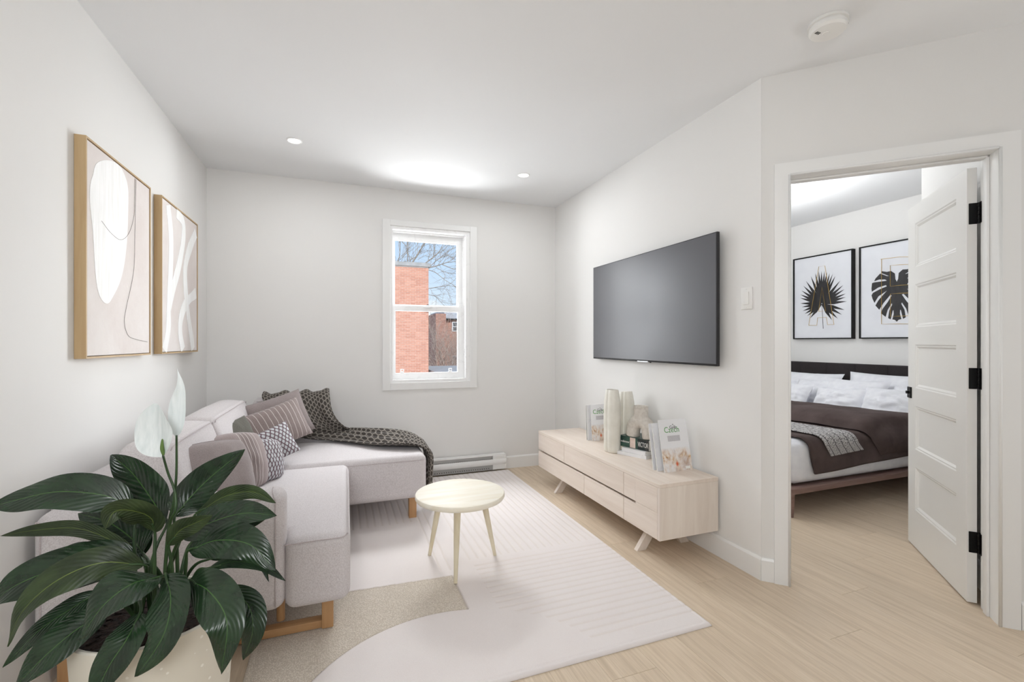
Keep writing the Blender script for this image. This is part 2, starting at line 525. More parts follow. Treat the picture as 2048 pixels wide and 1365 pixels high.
LEAVES = [
    ([[-0.444,1.49,0.711],[-0.494,1.541,0.765],[-0.548,1.572,0.834],[-0.599,1.58,0.887]],0.106,[-0.55,-0.72,0.43],0,[-0.482,1.421,0.485]),
    ([[-0.421,1.482,0.727],[-0.396,1.504,0.765],[-0.34,1.504,0.824],[-0.255,1.473,0.898]],0.093,[-0.06,-0.9,0.43],0,[-0.407,1.455,0.485]),
    ([[-0.513,1.473,0.767],[-0.574,1.474,0.805],[-0.665,1.477,0.824],[-0.741,1.484,0.813],[-0.805,1.497,0.796]],0.093,[-0.26,-0.7,0.67],0,[-0.492,1.438,0.485]),
    ([[-0.447,1.416,0.714],[-0.448,1.395,0.758],[-0.477,1.374,0.787],[-0.511,1.366,0.792],[-0.527,1.361,0.755]],0.07,[-0.15,-0.95,-0.28],1,[-0.443,1.402,0.485]),
    ([[-0.516,1.549,0.614],[-0.552,1.584,0.644],[-0.619,1.62,0.687],[-0.701,1.65,0.714]],0.113,[-0.3,-0.8,0.51],0,[-0.428,1.418,0.485]),
    ([[-0.501,1.49,0.621],[-0.56,1.491,0.677],[-0.636,1.498,0.719],[-0.727,1.51,0.723],[-0.804,1.529,0.712]],0.039,[-0.34,-0.92,0.2],1,[-0.46,1.449,0.485]),
    ([[-0.514,1.527,0.61],[-0.606,1.572,0.625],[-0.679,1.6,0.634],[-0.727,1.607,0.624]],0.032,[-0.31,-0.84,0.45],0,[-0.458,1.462,0.485]),
    ([[-0.49,1.465,0.618],[-0.569,1.452,0.646],[-0.658,1.442,0.642],[-0.73,1.437,0.618],[-0.776,1.443,0.578]],0.107,[-0.26,-0.7,0.67],0,[-0.424,1.489,0.485]),
    ([[-0.467,1.403,0.639],[-0.54,1.377,0.669],[-0.613,1.361,0.65],[-0.664,1.337,0.602],[-0.685,1.324,0.533]],0.082,[-0.55,-0.72,0.43],1,[-0.466,1.449,0.485]),
    ([[-0.558,1.511,0.589],[-0.617,1.533,0.58],[-0.682,1.558,0.555],[-0.74,1.569,0.532]],0.043,[-0.33,-0.87,0.37],0,[-0.438,1.43,0.485]),
    ([[-0.555,1.404,0.59],[-0.598,1.377,0.57],[-0.646,1.352,0.542],[-0.706,1.353,0.474]],0.054,[-0.27,-0.73,0.62],0,[-0.507,1.482,0.485]),
    ([[-0.52,1.348,0.559],[-0.561,1.32,0.548],[-0.607,1.295,0.513],[-0.661,1.294,0.454]],0.084,[-0.27,-0.73,0.62],0,[-0.472,1.408,0.485]),
    ([[-0.411,1.328,0.634],[-0.449,1.289,0.645],[-0.491,1.262,0.619],[-0.525,1.243,0.564]],0.109,[-0.5,-0.66,0.56],0,[-0.396,1.432,0.485]),
    ([[-0.395,1.322,0.639],[-0.363,1.246,0.612],[-0.361,1.192,0.564],[-0.407,1.188,0.49]],0.088,[-0.3,-0.8,0.51],0,[-0.436,1.45,0.485]),
    ([[-0.433,1.283,0.578],[-0.438,1.231,0.552],[-0.462,1.209,0.511],[-0.485,1.196,0.452]],0.082,[-0.29,-0.77,0.57],0,[-0.486,1.437,0.485]),
    ([[-0.34,1.302,0.626],[-0.282,1.226,0.626],[-0.234,1.155,0.588],[-0.241,1.137,0.487]],0.09,[-0.14,-0.89,0.44],0,[-0.438,1.378,0.485]),
    ([[-0.274,1.352,0.572],[-0.219,1.31,0.538],[-0.205,1.283,0.485],[-0.225,1.28,0.42]],0.065,[-0.06,-0.9,0.43],0,[-0.399,1.47,0.485]),
    ([[-0.374,1.485,0.726],[-0.304,1.47,0.771],[-0.23,1.442,0.784],[-0.168,1.408,0.757]],0.041,[-0.34,-0.92,0.2],1,[-0.459,1.46,0.485]),
    ([[-0.389,1.427,0.689],[-0.322,1.402,0.726],[-0.24,1.371,0.751],[-0.157,1.329,0.749]],0.079,[-0.29,-0.77,0.57],0,[-0.453,1.462,0.485]),
    ([[-0.379,1.466,0.656],[-0.311,1.451,0.684],[-0.25,1.428,0.7],[-0.195,1.408,0.716]],0.044,[-0.31,-0.84,0.45],0,[-0.409,1.416,0.485]),
    ([[-0.368,1.398,0.662],[-0.297,1.36,0.693],[-0.214,1.308,0.69],[-0.154,1.275,0.631]],0.086,[-0.29,-0.77,0.57],0,[-0.396,1.449,0.485]),
    ([[-0.325,1.403,0.607],[-0.266,1.391,0.619],[-0.196,1.365,0.609],[-0.136,1.332,0.573]],0.03,[-0.3,-0.8,0.51],0,[-0.404,1.466,0.485]),
    ([[-0.33,1.437,0.616],[-0.266,1.424,0.621],[-0.206,1.401,0.602],[-0.181,1.381,0.553]],0.024,[-0.34,-0.9,0.29],0,[-0.431,1.465,0.485]),
    ([[-0.401,1.367,0.694],[-0.374,1.346,0.734],[-0.333,1.32,0.758],[-0.294,1.295,0.779]],0.047,[-0.34,-0.92,-0.2],1,[-0.396,1.389,0.485]),
    ([[-0.531,1.587,0.593],[-0.546,1.614,0.631],[-0.582,1.638,0.675],[-0.658,1.677,0.706]],0.079,[-0.33,-0.87,0.37],0,[-0.419,1.451,0.485]),
]
SPATHES = [
    ([[-0.438,1.445,0.9],[-0.455,1.462,0.967],[-0.464,1.471,1.038]],0.108,[-0.44,-0.89,0.1],[[-0.438,1.445,0.903],[-0.429,1.452,0.854],[-0.412,1.446,0.804],[-0.408,1.434,0.758],[-0.423,1.44,0.708]]),
    ([[-0.418,1.48,0.945],[-0.417,1.485,1.024],[-0.411,1.488,1.082],[-0.421,1.492,1.133]],0.039,[0.1,-0.99,0.09],[[-0.418,1.48,0.948],[-0.417,1.475,0.847],[-0.422,1.471,0.772],[-0.432,1.464,0.7]]),
]
SPADIX= [[-0.435, 1.439, 0.905], [-0.438, 1.438, 0.925], [-0.437, 1.437, 0.948]]
# ================================================================== STRUCTURE
XL, XR, YB, H, YC = -0.9656, 1.9895, 4.098, 2.538, 1.7213
R2 = 2 ** -0.5
CD = Vector((XR, YC, 0))
D = Vector((R2, -R2, 0))       # along the diagonal wall
N = Vector((R2, R2, 0))        # into the bedroom
MD = frame(CD, D, N, (0, 0, 1))  # local x = along, y = depth, z = up

# floor: slab plus individual planks
fl = struct(MB().box((-1.1, -5.8, -0.12), (5.2, 4.35, -0.009)).obj('floor', mat('subfloor', (150, 130, 105), 0.8, fn=lambda nt: {'Base Color': nt.ramp(nt.noise(nt.coord(), 8), [(0.3, lin((140, 120, 96))), (0.7, lin((156, 136, 110)))])})))
PW, PL = 0.19, 1.26
pm = MB().rbox((-PW / 2 + 0.0003, -PL / 2 + 0.0005, -0.008), (PW / 2 - 0.0003, PL / 2 - 0.0005, 0), 0.0005, 1).mesh('plank', M_FLOOR)
k = 0
col_i = 0
x = -1.0 + PW / 2
while x < 4.95:
    off = (0.37 * col_i * PL * 1.13) % PL
    y = -0.9 - off + PL / 2
    while y - PL / 2 < 4.12:
        if y + PL / 2 > -0.4 and not (x < -0.5 and y + PL / 2 < 0.2):
            o = bpy.data.objects.new('plank', pm)
            COL.objects.link(o)
            o.parent = fl
            o.location = Vector((x, y, 0)) - WORLD[fl.name].translation
            k += 1
        y += PL
    x += PW
    col_i += 1
# plain boards behind the viewer
for i in range(5):
    MB().box((-1.0 + i * 1.0, -5.58, -0.008), (0.0 + i * 1.0 - 0.002, -0.92, -0.0005)).obj('plank', M_FLOOR, fl)

# walls and ceiling
struct(MB().box((XL - 0.12, -5.7, 0), (XL, YB + 0.2, H)).obj('wall_left', M_WALL))
wx0, wx1, wz0, wz1 = 0.40, 1.117, 0.845, 2.222
mb = MB()
mb.box((XL, YB, 0), (wx0, YB + 0.2, H)).box((wx1, YB, 0), (5.05, YB + 0.2, H)).box((wx0, YB, 0), (wx1, YB + 0.2, wz0)).box((wx0, YB, wz1), (wx1, YB + 0.2, H))
struct(mb.obj('wall_back', M_WALL))
struct(MB().box((XR, YC + 0.001, 0), (XR + 0.12, YB, H)).obj('wall_right', M_WALL))
s0, s1, dz = 0.125, 0.882, 2.02
mb = MB()
mb.obox(MD, (0, 0, 0), (s0 - 0.014, 0.13, H)).obox(MD, (s1 + 0.014, 0, 0), (2.2, 0.13, H)).obox(MD, (s0 - 0.014, 0, dz + 0.014), (s1 + 0.014, 0.13, H))
struct(mb.obj('wall_diagonal', M_WALL))
struct(MB().box((4.9, 0.3, 0), (5.02, YB, H)).obj('wall_bedroom', M_WALL))
mb = MB().obox(MD, (0.97, 0.13, 0), (1.07, 1.08, H))
p = MD @ Vector((0.97, 1.08, 0))
mb.box((p.x, p.y - 0.1, 0), (4.9, p.y, H))
struct(mb.obj('wall_bedroom_side', M_WALL))
struct(MB().box((XL, -5.7, 0), (3.6, -5.58, H)).obj('wall_rear', mat('rear_wall_dimming', (118, 112, 106), 0.6, fn=f_paint)))  # unseen wall, coloured dark to dim the light on the diagonal wall
e = MD @ Vector((2.19, 0, 0))
struct(MB().box((e.x, -5.58, 0), (e.x + 0.12, e.y + 0.08, H)).obj('wall_side', M_WALL))
struct(MB().box((-1.1, -5.75, H), (5.1, YB + 0.2, H + 0.12)).obj('ceiling', M_CEIL))


def baseboard(name, M, x0, x1, h=0.115, t=0.012):
    """local x along wall, y out of the wall (negative = into the room)"""
    prof = [(0, 0), (-t, 0), (-t, h - 0.012), (-t * 0.45, h), (0, h)]
    m = MB()
    n = len(prof)
    m.add([M @ Vector((x0, p[0], p[1])) for p in prof] + [M @ Vector((x1, p[0], p[1])) for p in prof],
          [(i, (i + 1) % n, n + (i + 1) % n, n + i) for i in range(n)] + [tuple(range(n))[::-1], tuple(range(n, 2 * n))])
    return struct(m.obj(name, M_TRIM))


baseboard('baseboard_right', frame((XR, 0, 0), (0, 1, 0), (1, 0, 0), (0, 0, 1)), YC - 0.006, YB)
baseboard('baseboard_back', frame((0, YB, 0), (1, 0, 0), (0, 1, 0), (0, 0, 1)), XL + 0.013, XR - 0.013)
baseboard('baseboard_left', frame((XL, 0, 0), (0, 1, 0), (-1, 0, 0), (0, 0, 1)), -5.5, YB)
baseboard('baseboard_diagonal', MD, 0.0, 0.0555)
baseboard('baseboard_hall', MD, 0.955, 2.15)
baseboard('baseboard_bedroom', frame(CD + D * 0.97, N, D, (0, 0, 1)), 0.15, 1.05, 0.13, 0.014)
baseboard('baseboard_headboard', frame((4.9, 0, 0), (0, 1, 0), (1, 0, 0), (0, 0, 1)), 1.9, YB, 0.115)

# door frame: casing, jambs, stops
t1 = struct(empty('trim_1', MD @ Vector((0.5, 0, 0))))
for a, b, z0, z1 in ((0.056, s0, 0, 2.086), (s1, 0.951, 0, 2.086)):
    MB().obox(MD, (a, -0.016, z0), (b, 0, z1)).obj('casing_board', M_TRIM, t1)
MB().obox(MD, (s0, -0.016, dz), (s1, 0, 2.086)).obj('casing_board', M_TRIM, t1)
mb = MB()
for a, b in ((s0 - 0.014, s0), (s1, s1 + 0.014)):
    mb.obox(MD, (a, 0, 0), (b, 0.132, dz + 0.014))
mb.obox(MD, (s0, 0, dz), (s1, 0.132, dz + 0.014))
mb.obj('jamb', M_TRIM, t1)
mb = MB()
mb.rbox((s0, 0.055, 0), (s0 + 0.011, 0.09, dz), 0.003, 2, MD).rbox((s1 - 0.011, 0.055, 0), (s1, 0.09, dz), 0.003, 2, MD).rbox((s0, 0.055, dz - 0.011), (s1, 0.09, dz), 0.003, 2, MD)
mb.obj('door_stop', M_TRIM, t1, True, 40)
mb = MB()
for xx in (s0 - 0.0045, s1 + 0.0045):
    mb.tube([MD @ Vector((xx, -0.016, 0)), MD @ Vector((xx, -0.016, dz + 0.005))], 0.006, 8)
mb.tube([MD @ Vector((s0, -0.016, dz + 0.0045)), MD @ Vector((s1, -0.016, dz + 0.0045))], 0.006, 8)
mb.obj('bead_moulding', M_TRIM, t1, True)

# door leaf, opened into the bedroom at a right angle
d1 = struct(empty('door_1', MD @ Vector((0.86, 0.152, 0))))
lf, lb = 0.843, 0.878          # the two faces
n0, n1 = 0.155, 0.875
st = 0.105
rails = [(0.008, 0.225), (0.474, 0.579), (0.83, 0.935), (1.187, 1.288), (1.538, 1.638), (1.891, 2.0)]
leaf = MB()
leaf.obox(MD, (lf, n0, 0.008), (lb, n0 + st, 2.0)).obox(MD, (lf, n1 - st, 0.008), (lb, n1, 2.0))
for a, b in rails:
    leaf.obox(MD, (lf, n0 + st, a), (lb, n1 - st, b))
leaf.obj('leaf', M_DOOR, d1)
for i in range(5):
    za, zb = rails[i][1], rails[i + 1][0]
    pnl = MB()
    for side, q in ((lf, 1), (lb, -1)):
        rings = []
        for ins, dep in ((0, 0.0), (0.006, 0.004), (0.012, 0.004), (0.022, 0.012)):
            y0, y1 = n0 + st + ins, n1 - st - ins
            rings.append([MD @ Vector((side + q * dep, y, zz)) for y, zz in ((y0, za + ins), (y1, za + ins), (y1, zb - ins), (y0, zb - ins))])
        vs = [v for r in rings for v in r]
        fs = []
        for r in range(3):
            for c in range(4):
                fs.append((r * 4 + c, r * 4 + (c + 1) % 4, r * 4 + 4 + (c + 1) % 4, r * 4 + 4 + c))
        fs.append((12, 13, 14, 15))
        pnl.add(vs, fs)
    pnl.obj('panel', M_DOOR, d1)
for zc in (1.79, 1.035, 0.285):
    hb = MB()
    hb.rbox((lf + 0.006, n0 - 0.0035, zc - 0.048), (lb + 0.002, n0 + 0.001, zc + 0.048), 0.0015, 1, MD)
    hb.rbox((lb + 0.0045, n0 - 0.032, zc - 0.048), (s1 - 0.0005, n0 - 0.002, zc + 0.048), 0.001, 1, MD)
    h = hb.obj('hinge', M_BLACK, d1)
    kn = MB()
    for j in range(5):
        zz = zc - 0.048 + j * 0.0192
        kn.tube([MD @ Vector((lb + 0.004, n0 - 0.006, zz + 0.001)), MD @ Vector((lb + 0.004, n0 - 0.006, zz + 0.0182))], 0.0062, 10)
    kn.obj('knuckle', M_BLACK, h, True, 40)
mb = MB().rbox((lf - 0.007, n1 - 0.058, 0.87), (lf, n1 - 0.006, 0.935), 0.001, 1, MD)
hd = mb.obj('handle_plate', M_BLACK, d1)
mb = MB().rbox((lf + 0.012, n1 - 0.002, 0.888), (lf + 0.024, n1 + 0.012, 0.918), 0.002, 1, MD)
mb.obj('latch_bolt', M_BLACK, hd)
mb = MB().tube([MD @ Vector((lf - 0.006, n1 - 0.030, 0.903)), MD @ Vector((lf - 0.020, n1 - 0.030, 0.903))], 0.009, 12)
mb.obj('thumb_turn', M_BLACK, hd, True, 40)

# window: double-hung sash
wn = struct(empty('window_1', (0.76, YB, wz0)))
cw = 0.066
for a, b in (((wx0 - cw, wz0 - 0.062), (wx0, wz1 + 0.05)), ((wx1, wz0 - 0.062), (wx1 + cw, wz1 + 0.05)), ((wx0, wz1), (wx1, wz1 + 0.05)), ((wx0, wz0 - 0.062), (wx1, wz0))):
    MB().rbox((a[0], YB - 0.014, a[1]), (b[0], YB, b[1]), 0.002, 1).obj('casing_board', M_TRIM, wn)
mb = MB()
for a, b in (((wx0, wz0), (wx0 + 0.02, wz1)), ((wx1 - 0.04, wz0), (wx1, wz1)), ((wx0 + 0.02, wz1 - 0.03), (wx1 - 0.04, wz1)), ((wx0 + 0.02, wz0), (wx1 - 0.04, wz0 + 0.025))):
    mb.box((a[0], YB + 0.0, a[1]), (b[0], YB + 0.2, b[1]))
mb.obj('frame', M_VINYL, wn)
mb = MB()
mb.box((wx0 + 0.02, YB + 0.055, wz0 + 0.025), (wx0 + 0.03, YB + 0.068, wz1 - 0.03)).box((wx1 - 0.05, YB + 0.055, wz0 + 0.025), (wx1 - 0.04, YB + 0.068, wz1 - 0.03)).box((wx0 + 0.03, YB + 0.055, wz1 - 0.045), (wx1 - 0.05, YB + 0.068, wz1 - 0.03))
mb.obj('sash_stop', M_VINYL, wn)


def f_glass():
    m = bpy.data.materials.new('window_glass')
    m.use_nodes = True
    t = NT(m.node_tree)
    m.node_tree.nodes.remove(m.node_tree.nodes['Principled BSDF'])
    a = t.n('ShaderNodeBsdfTransparent', {0: (0.99, 0.995, 0.995, 1)}).outputs[0]
    g = t.n('ShaderNodeBsdfGlossy', {0: (1, 1, 1, 1), 'Roughness': 0.02}).outputs[0]
    fr = t.n('ShaderNodeFresnel', {'IOR': 1.08}).outputs[0]
    s = t.n('ShaderNodeMixShader', {0: fr, 1: a, 2: g}).outputs[0]
    m.node_tree.links.new(s, m.node_tree.nodes['Material Output'].inputs[0])
    return m


M_GLASS = f_glass()


def sash(name, x0, x1, z0, z1, gx0, gx1, gz0, gz1, y0, y1):
    m = MB()
    m.box((x0, y0, z0), (gx0, y1, z1)).box((gx1, y0, z0), (x1, y1, z1)).box((gx0, y0, z0), (gx1, y1, gz0)).box((gx0, y0, gz1), (gx1, y1, z1))
    o = m.obj(name, M_VINYL, wn)
    ym = (y0 + y1) / 2
    MB().box((gx0 - 0.004, ym - 0.002, gz0 - 0.004), (gx1 + 0.004, ym + 0.002, gz1 + 0.004)).obj('pane', M_GLASS, o)
    return o


sash('upper_sash', wx0 + 0.021, wx1 - 0.041, 1.49, wz1 - 0.031, 0.452, 1.02, 1.542, 2.118, YB + 0.095, YB + 0.125)
ls = sash('lower_sash', wx0 + 0.021, wx1 - 0.041, wz0 + 0.026, 1.528, 0.454, 1.018, 0.926, 1.482, YB + 0.062, YB + 0.092)
for xx in (0.51, 0.945):
    mb = MB().rbox((xx - 0.016, YB + 0.055, 0.925), (xx + 0.016, YB + 0.063, 0.94), 0.003, 2)
    mb.rbox((xx - 0.016, YB + 0.055, 0.94), (xx - 0.008, YB + 0.061, 0.958), 0.002, 1).rbox((xx + 0.008, YB + 0.055, 0.94), (xx + 0.016, YB + 0.061, 0.958), 0.002, 1).rbox((xx - 0.016, YB + 0.055, 0.956), (xx + 0.016, YB + 0.061, 0.963), 0.002, 1)
    mb.obj('tilt_latch', M_VINYL, wn, True, 40)
mb = MB().rbox((0.70, YB + 0.05, 1.512), (0.78, YB + 0.09, 1.53), 0.004, 2)
mb.obj('sash_lock', M_VINYL, wn, True, 40)

# ceiling fittings
M_EMIT = mat('lamp_lens', (255, 255, 255), 0.4, **{'Emission Color': (1, 0.985, 0.96, 1), 'Emission Strength': 4.0})
for i, (x, y) in enumerate(SPOTS[:2]):
    e = empty('downlight', (x, y, H), ['round white recessed ceiling lamp nearer the left wall, lit', 'round white recessed ceiling lamp near the television wall, lit'][i], 'ceiling light', 'recessed ceiling lamps')
    MB().lathe([(0.049, 0), (0.049, -0.003), (0.043, -0.006), (0.038, -0.003), (0.038, 0)], (x, y, H), 32).obj('trim_ring', M_VINYL, e, True, 40)
    MB().lathe([(0.0001, -0.0035), (0.038, -0.003), (0.038, -0.001), (0.0001, -0.001)], (x, y, H), 32).obj('lens', M_EMIT, e)

sd = (1.905, 1.325)
e = empty('smoke_detector', (sd[0], sd[1], H), 'round white smoke detector on the ceiling above the doorway', 'smoke detector')
M_PLASTIC = mat('white_plastic', (232, 231, 228), 0.4, fn=lambda nt: {'Roughness': nt.ramp(nt.noise(nt.coord(), 30), [(0.3, 0.35), (0.7, 0.5)])})
M_SLOT = mat('dark_slot', (40, 38, 34), 0.8, fn=lambda nt: {'Roughness': nt.ramp(nt.noise(nt.coord(), 30), [(0.3, 0.7), (0.7, 0.9)])})
MB().lathe([(0.0001, 0), (0.07, 0), (0.072, -0.004), (0.072, -0.012), (0.064, -0.014), (0.064, -0.017)], (*sd, H), 40).obj('mounting_base', M_PLASTIC, e, True, 35)
MB().lathe([(0.063, -0.017), (0.068, -0.02), (0.069, -0.034), (0.062, -0.042), (0.05, -0.0445), (0.0001, -0.045)], (*sd, H), 40).obj('cover', M_PLASTIC, e, True, 35)
mb = MB()
for k in range(3):
    mb = MB()
    mb.rbox((sd[0] - 0.050 + k * 0.008, sd[1] + 0.008, H - 0.0462), (sd[0] - 0.046 + k * 0.008, sd[1] + 0.022, H - 0.0445), 0.0005, 1)
    mb.obj('sounder_slot', M_SLOT, e)
MB().lathe([(0.0001, -0.0468), (0.013, -0.0468), (0.0145, -0.0445)], (sd[0] - 0.005, sd[1] + 0.005, H), 24).obj('test_button', M_PLASTIC, e, True, 35)
MB().grid(lambda u, v: (sd[0] + (0.0685 + 0.0012) * cos(-0.9 + 0.9 * u), sd[1] + (0.0685 + 0.0012) * sin(-0.9 + 0.9 * u), H - 0.024 - 0.006 * v), 10, 1).obj('vent_slot', M_SLOT, e)

# light switch on the television wall
e = empty('light_switch', (XR, 1.807, 1.375), 'white rocker light switch on the wall beside the television', 'switch')
MB().rbox((XR - 0.006, 1.772, 1.373), (XR, 1.843, 1.488), 0.002, 2).obj('plate', M_PLASTIC, e, True, 40)
mb = MB().rbox((XR - 0.010, 1.791, 1.398), (XR - 0.005, 1.824, 1.464), 0.001, 1)
mb.obj('rocker', M_PLASTIC, e)
for zz in (1.383, 1.478):
    MB().lathe([(0.0001, 0.0015), (0.003, 0.0012), (0.0034, 0)], n=12, M=frame((XR - 0.006, 1.807, zz), (0, 1, 0), (0, 0, 1), (-1, 0, 0))).obj('screw', M_PLASTIC, e, True)

# baseboard heater under the window
M_HEAT = mat('heater_enamel', (232, 232, 230), 0.35, fn=lambda nt: {'Normal': nt.bump(nt.noise(nt.coord(), 40), 0.04, 0.001)})
M_HGREY = mat('heater_fins', (168, 168, 166), 0.5, 0.4, fn=lambda nt: {'Roughness': nt.ramp(nt.noise(nt.coord(), 40), [(0.3, 0.4), (0.7, 0.6)])})
hx0, hx1, hy = 0.02, 1.446, YB - 0.0125
e = empty('baseboard_heater', (0.73, hy, 0.012), 'long white electric baseboard heater under the window', 'heater')
mb = MB().rbox((hx0, hy - 0.012, 0.02), (hx1, hy, 0.158), 0.002, 1)
mb.box((hx0, hy - 0.06, 0.148), (hx1, hy - 0.01, 0.158))
mb.obj('back_plate', M_HEAT, e)
mb = MB()
mb.grid(lambda u, v: (hx0 + (hx1 - hx0) * u, hy - 0.066 - 0.008 * sin(v * pi), 0.066 + 0.052 * v), 2, 8)
mb.grid(lambda u, v: (hx0 + (hx1 - hx0) * u, hy - 0.064 - 0.008 * sin(v * pi), 0.066 + 0.052 * v), 2, 8)
mb.obj('front_cover', M_HEAT, e, True)
mb = MB()
for i in range(72):
    xx = hx0 + 0.02 + i * (hx1 - hx0 - 0.17) / 71
    mb.box((xx, hy - 0.055, 0.03), (xx + 0.002, hy - 0.014, 0.146))
o = mb.obj('fins', M_HGREY, e)
o['kind'] = 'stuff'
MB().rbox((hx1 - 0.13, hy - 0.064, 0.02), (hx1, hy - 0.012, 0.15), 0.003, 1).obj('junction_box', M_HEAT, e)
MB().box((hx0 + 0.004, hy - 0.058, 0.119), (hx1 - 0.131, hy - 0.0555, 0.1475)).obj('outlet_strip', M_HGREY, e)
mb = MB().box((hx0, hy - 0.062, 0.02), (hx1 - 0.131, hy - 0.058, 0.064))
mb.obj('intake_strip', M_HGREY, e)
mb = MB()
for i in range(60):
    xx = hx0 + 0.03 + i * (hx1 - hx0 - 0.2) / 59
    mb.lathe([(0.0001, 0.001), (0.004, 0.0008), (0.0042, 0)], n=8, M=frame((xx, hy - 0.062, 0.036), (1, 0, 0), (0, 0, 1), (0, -1, 0)))
o = mb.obj('intake_holes', M_SLOT, e)
o['kind'] = 'stuff'
# ================================================================== TELEVISION
def f_screen(nt):
    return {'Roughness': nt.ramp(nt.noise(nt.coord(), 3), [(0.3, 0.33), (0.7, 0.37)])}


M_SCREEN = mat('matt_screen', (80, 80, 85), 0.35, spec=0.6, fn=f_screen)
M_TVBACK = mat('tv_plastic', (34, 34, 37), 0.4, fn=lambda nt: {'Roughness': nt.ramp(nt.noise(nt.coord(), 60), [(0.3, 0.35), (0.7, 0.5)])})
M_STEEL = mat('brushed_steel', (170, 170, 172), 0.35, 0.8, fn=lambda nt: {'Roughness': nt.ramp(nt.noise(nt.coord('Object', (1, 30, 1)), 12), [(0.3, 0.3), (0.7, 0.5)])})
tv = empty('television', (1.95, 2.617, 1.07), 'large flat grey television mounted on the right wall', 'television')
ty0, ty1, tz0, tz1 = 1.958, 3.276, 1.068, 1.812
MB().rbox((1.937, ty0, tz0), (1.957, ty1, tz1), 0.003, 2).obj('bezel', M_TVBACK, tv, True, 40)
MB().box((1.9358, ty0 + 0.007, tz0 + 0.012), (1.9372, ty1 - 0.007, tz1 - 0.006)).obj('screen', M_SCREEN, tv)
MB().rbox((1.956, ty0 + 0.16, tz0 + 0.07), (1.978, ty1 - 0.16, tz1 - 0.16), 0.01, 2).obj('back_housing', M_TVBACK, tv, True, 40)
MB().box((1.977, 2.4, 1.3), (XR, 2.83, 1.62)).obj('wall_bracket', M_TVBACK, tv)
MB().rbox((1.9345, 2.56, tz0 - 0.004), (1.94, 2.68, tz0 + 0.006), 0.001, 1).obj('lower_trim', M_STEEL, tv)
MB().rbox((1.9350, 2.535, tz0 - 0.005), (1.944, 2.548, tz0 + 0.003), 0.001, 1).obj('receiver_eye', M_BLACK, tv)

# ================================================================== LOW TELEVISION STAND
sx0, sx1, sy0, sy1, sz0, sz1 = 1.575, 1.972, 1.985, 3.565, 0.148, 0.448
st_ = empty('tv_stand', (1.77, 2.78, 0), 'long pale ash low media cabinet with angled legs under the television', 'tv stand')
MB().rbox((sx0 - 0.001, sy0 - 0.001, sz1 - 0.02), (sx1, sy1 + 0.001, sz1), 0.0015, 1).obj('top_board', M_STAND, st_)
MB().box((sx0 + 0.02, sy0 + 0.02, sz0), (sx1, sy1 - 0.02, sz0 + 0.018)).obj('bottom_board', M_STAND, st_)
MB().rbox((sx0, sy0, sz0), (sx1, sy0 + 0.02, sz1 - 0.0205), 0.001, 1).obj('end_panel', M_STAND_V, st_)
MB().rbox((sx0 + 0.0185, sy1 - 0.02, sz0), (sx1, sy1, sz1 - 0.0205), 0.001, 1).obj('end_panel', M_STAND_V, st_)
MB().box((sx1 - 0.012, sy0 + 0.02, sz0 + 0.018), (sx1, sy1 - 0.02, sz1 - 0.02)).obj('back_panel', M_STAND, st_)
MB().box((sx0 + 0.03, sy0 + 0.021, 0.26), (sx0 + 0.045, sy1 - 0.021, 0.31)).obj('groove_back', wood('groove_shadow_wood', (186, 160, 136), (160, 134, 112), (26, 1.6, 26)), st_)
for (a, b) in ((sy0 + 0.0215, 2.313), (2.317, 3.088), (3.092, sy1 - 0.0005)):
    if a < 2.2:
        MB().rbox((sx0, a, 0.2925), (sx0 + 0.018, 2.198, sz1 - 0.0215), 0.001, 1).rbox((sx0, 2.198, 0.2925), (sx0 + 0.018, b, sz1 - 0.0215), 0.001, 1).obj('drawer_front', M_STAND, st_)
    else:
        MB().rbox((sx0, a, 0.2925), (sx0 + 0.018, b, sz1 - 0.0215), 0.001, 1).obj('drawer_front', M_STAND, st_)
for (a, b) in ((sy0 + 0.0215, 2.313), (2.317, 2.786), (2.790, sy1 - 0.0005)):
    t = MB()
    if a < 2.2:
        t.rbox((sx0, a, sz0), (sx0 + 0.018, b, 0.2785), 0.001, 1)
        t.rbox((sx0, a, 0.2785), (sx0 + 0.018, 2.198, 0.2915), 0.001, 1)
    else:
        t.rbox((sx0, a, sz0), (sx0 + 0.018, b, 0.2785), 0.001, 1)
    t.obj('drawer_front', M_STAND, st_)
for yl in (2.205, 3.275):
    for s, xf, xt in ((1, 1.592, 1.70), (-1, 1.965, 1.86)):
        p = [(xf, yl, 0), (xf + s * 0.06, yl, 0), (xt + s * 0.06, yl, sz0), (xt, yl, sz0)]
        MB().poly(p, (0, 0.03, 0)).obj('leg', M_STAND_V, st_)

# ================================================================== RUG
rx0, rx1, ry0, ry1 = -0.325, 1.468, 1.513, 4.02
dx = 0.004
nx, ny = int((rx1 - rx0) / dx), int((ry1 - ry0) / dx)
gx, gy = np.meshgrid(np.linspace(rx0, rx1, nx + 1), np.linspace(ry0, ry1, ny + 1))
circ = np.hypot(gx - 0.385, gy - 1.40) - 0.595
loop = (gx < 0.53) & (gy < 2.312 - 0.05 * np.clip((gx - 0.05), 0, 1) + 0.03 * 0) & (circ > 0)
hrib = (gx > 0.662) & (gy < 2.385) & (gy > 1.60) & (circ > 0)
vrib = ((gx > 0.645) & (gy > 2.415)) | ((gx < 0.45) & (gy > 3.06))
PER = 0.0455


def valley(q, wd):
    f = np.abs(((q / PER) % 1.0) - 0.5) * PER
    return np.exp(-(f / wd) ** 2)


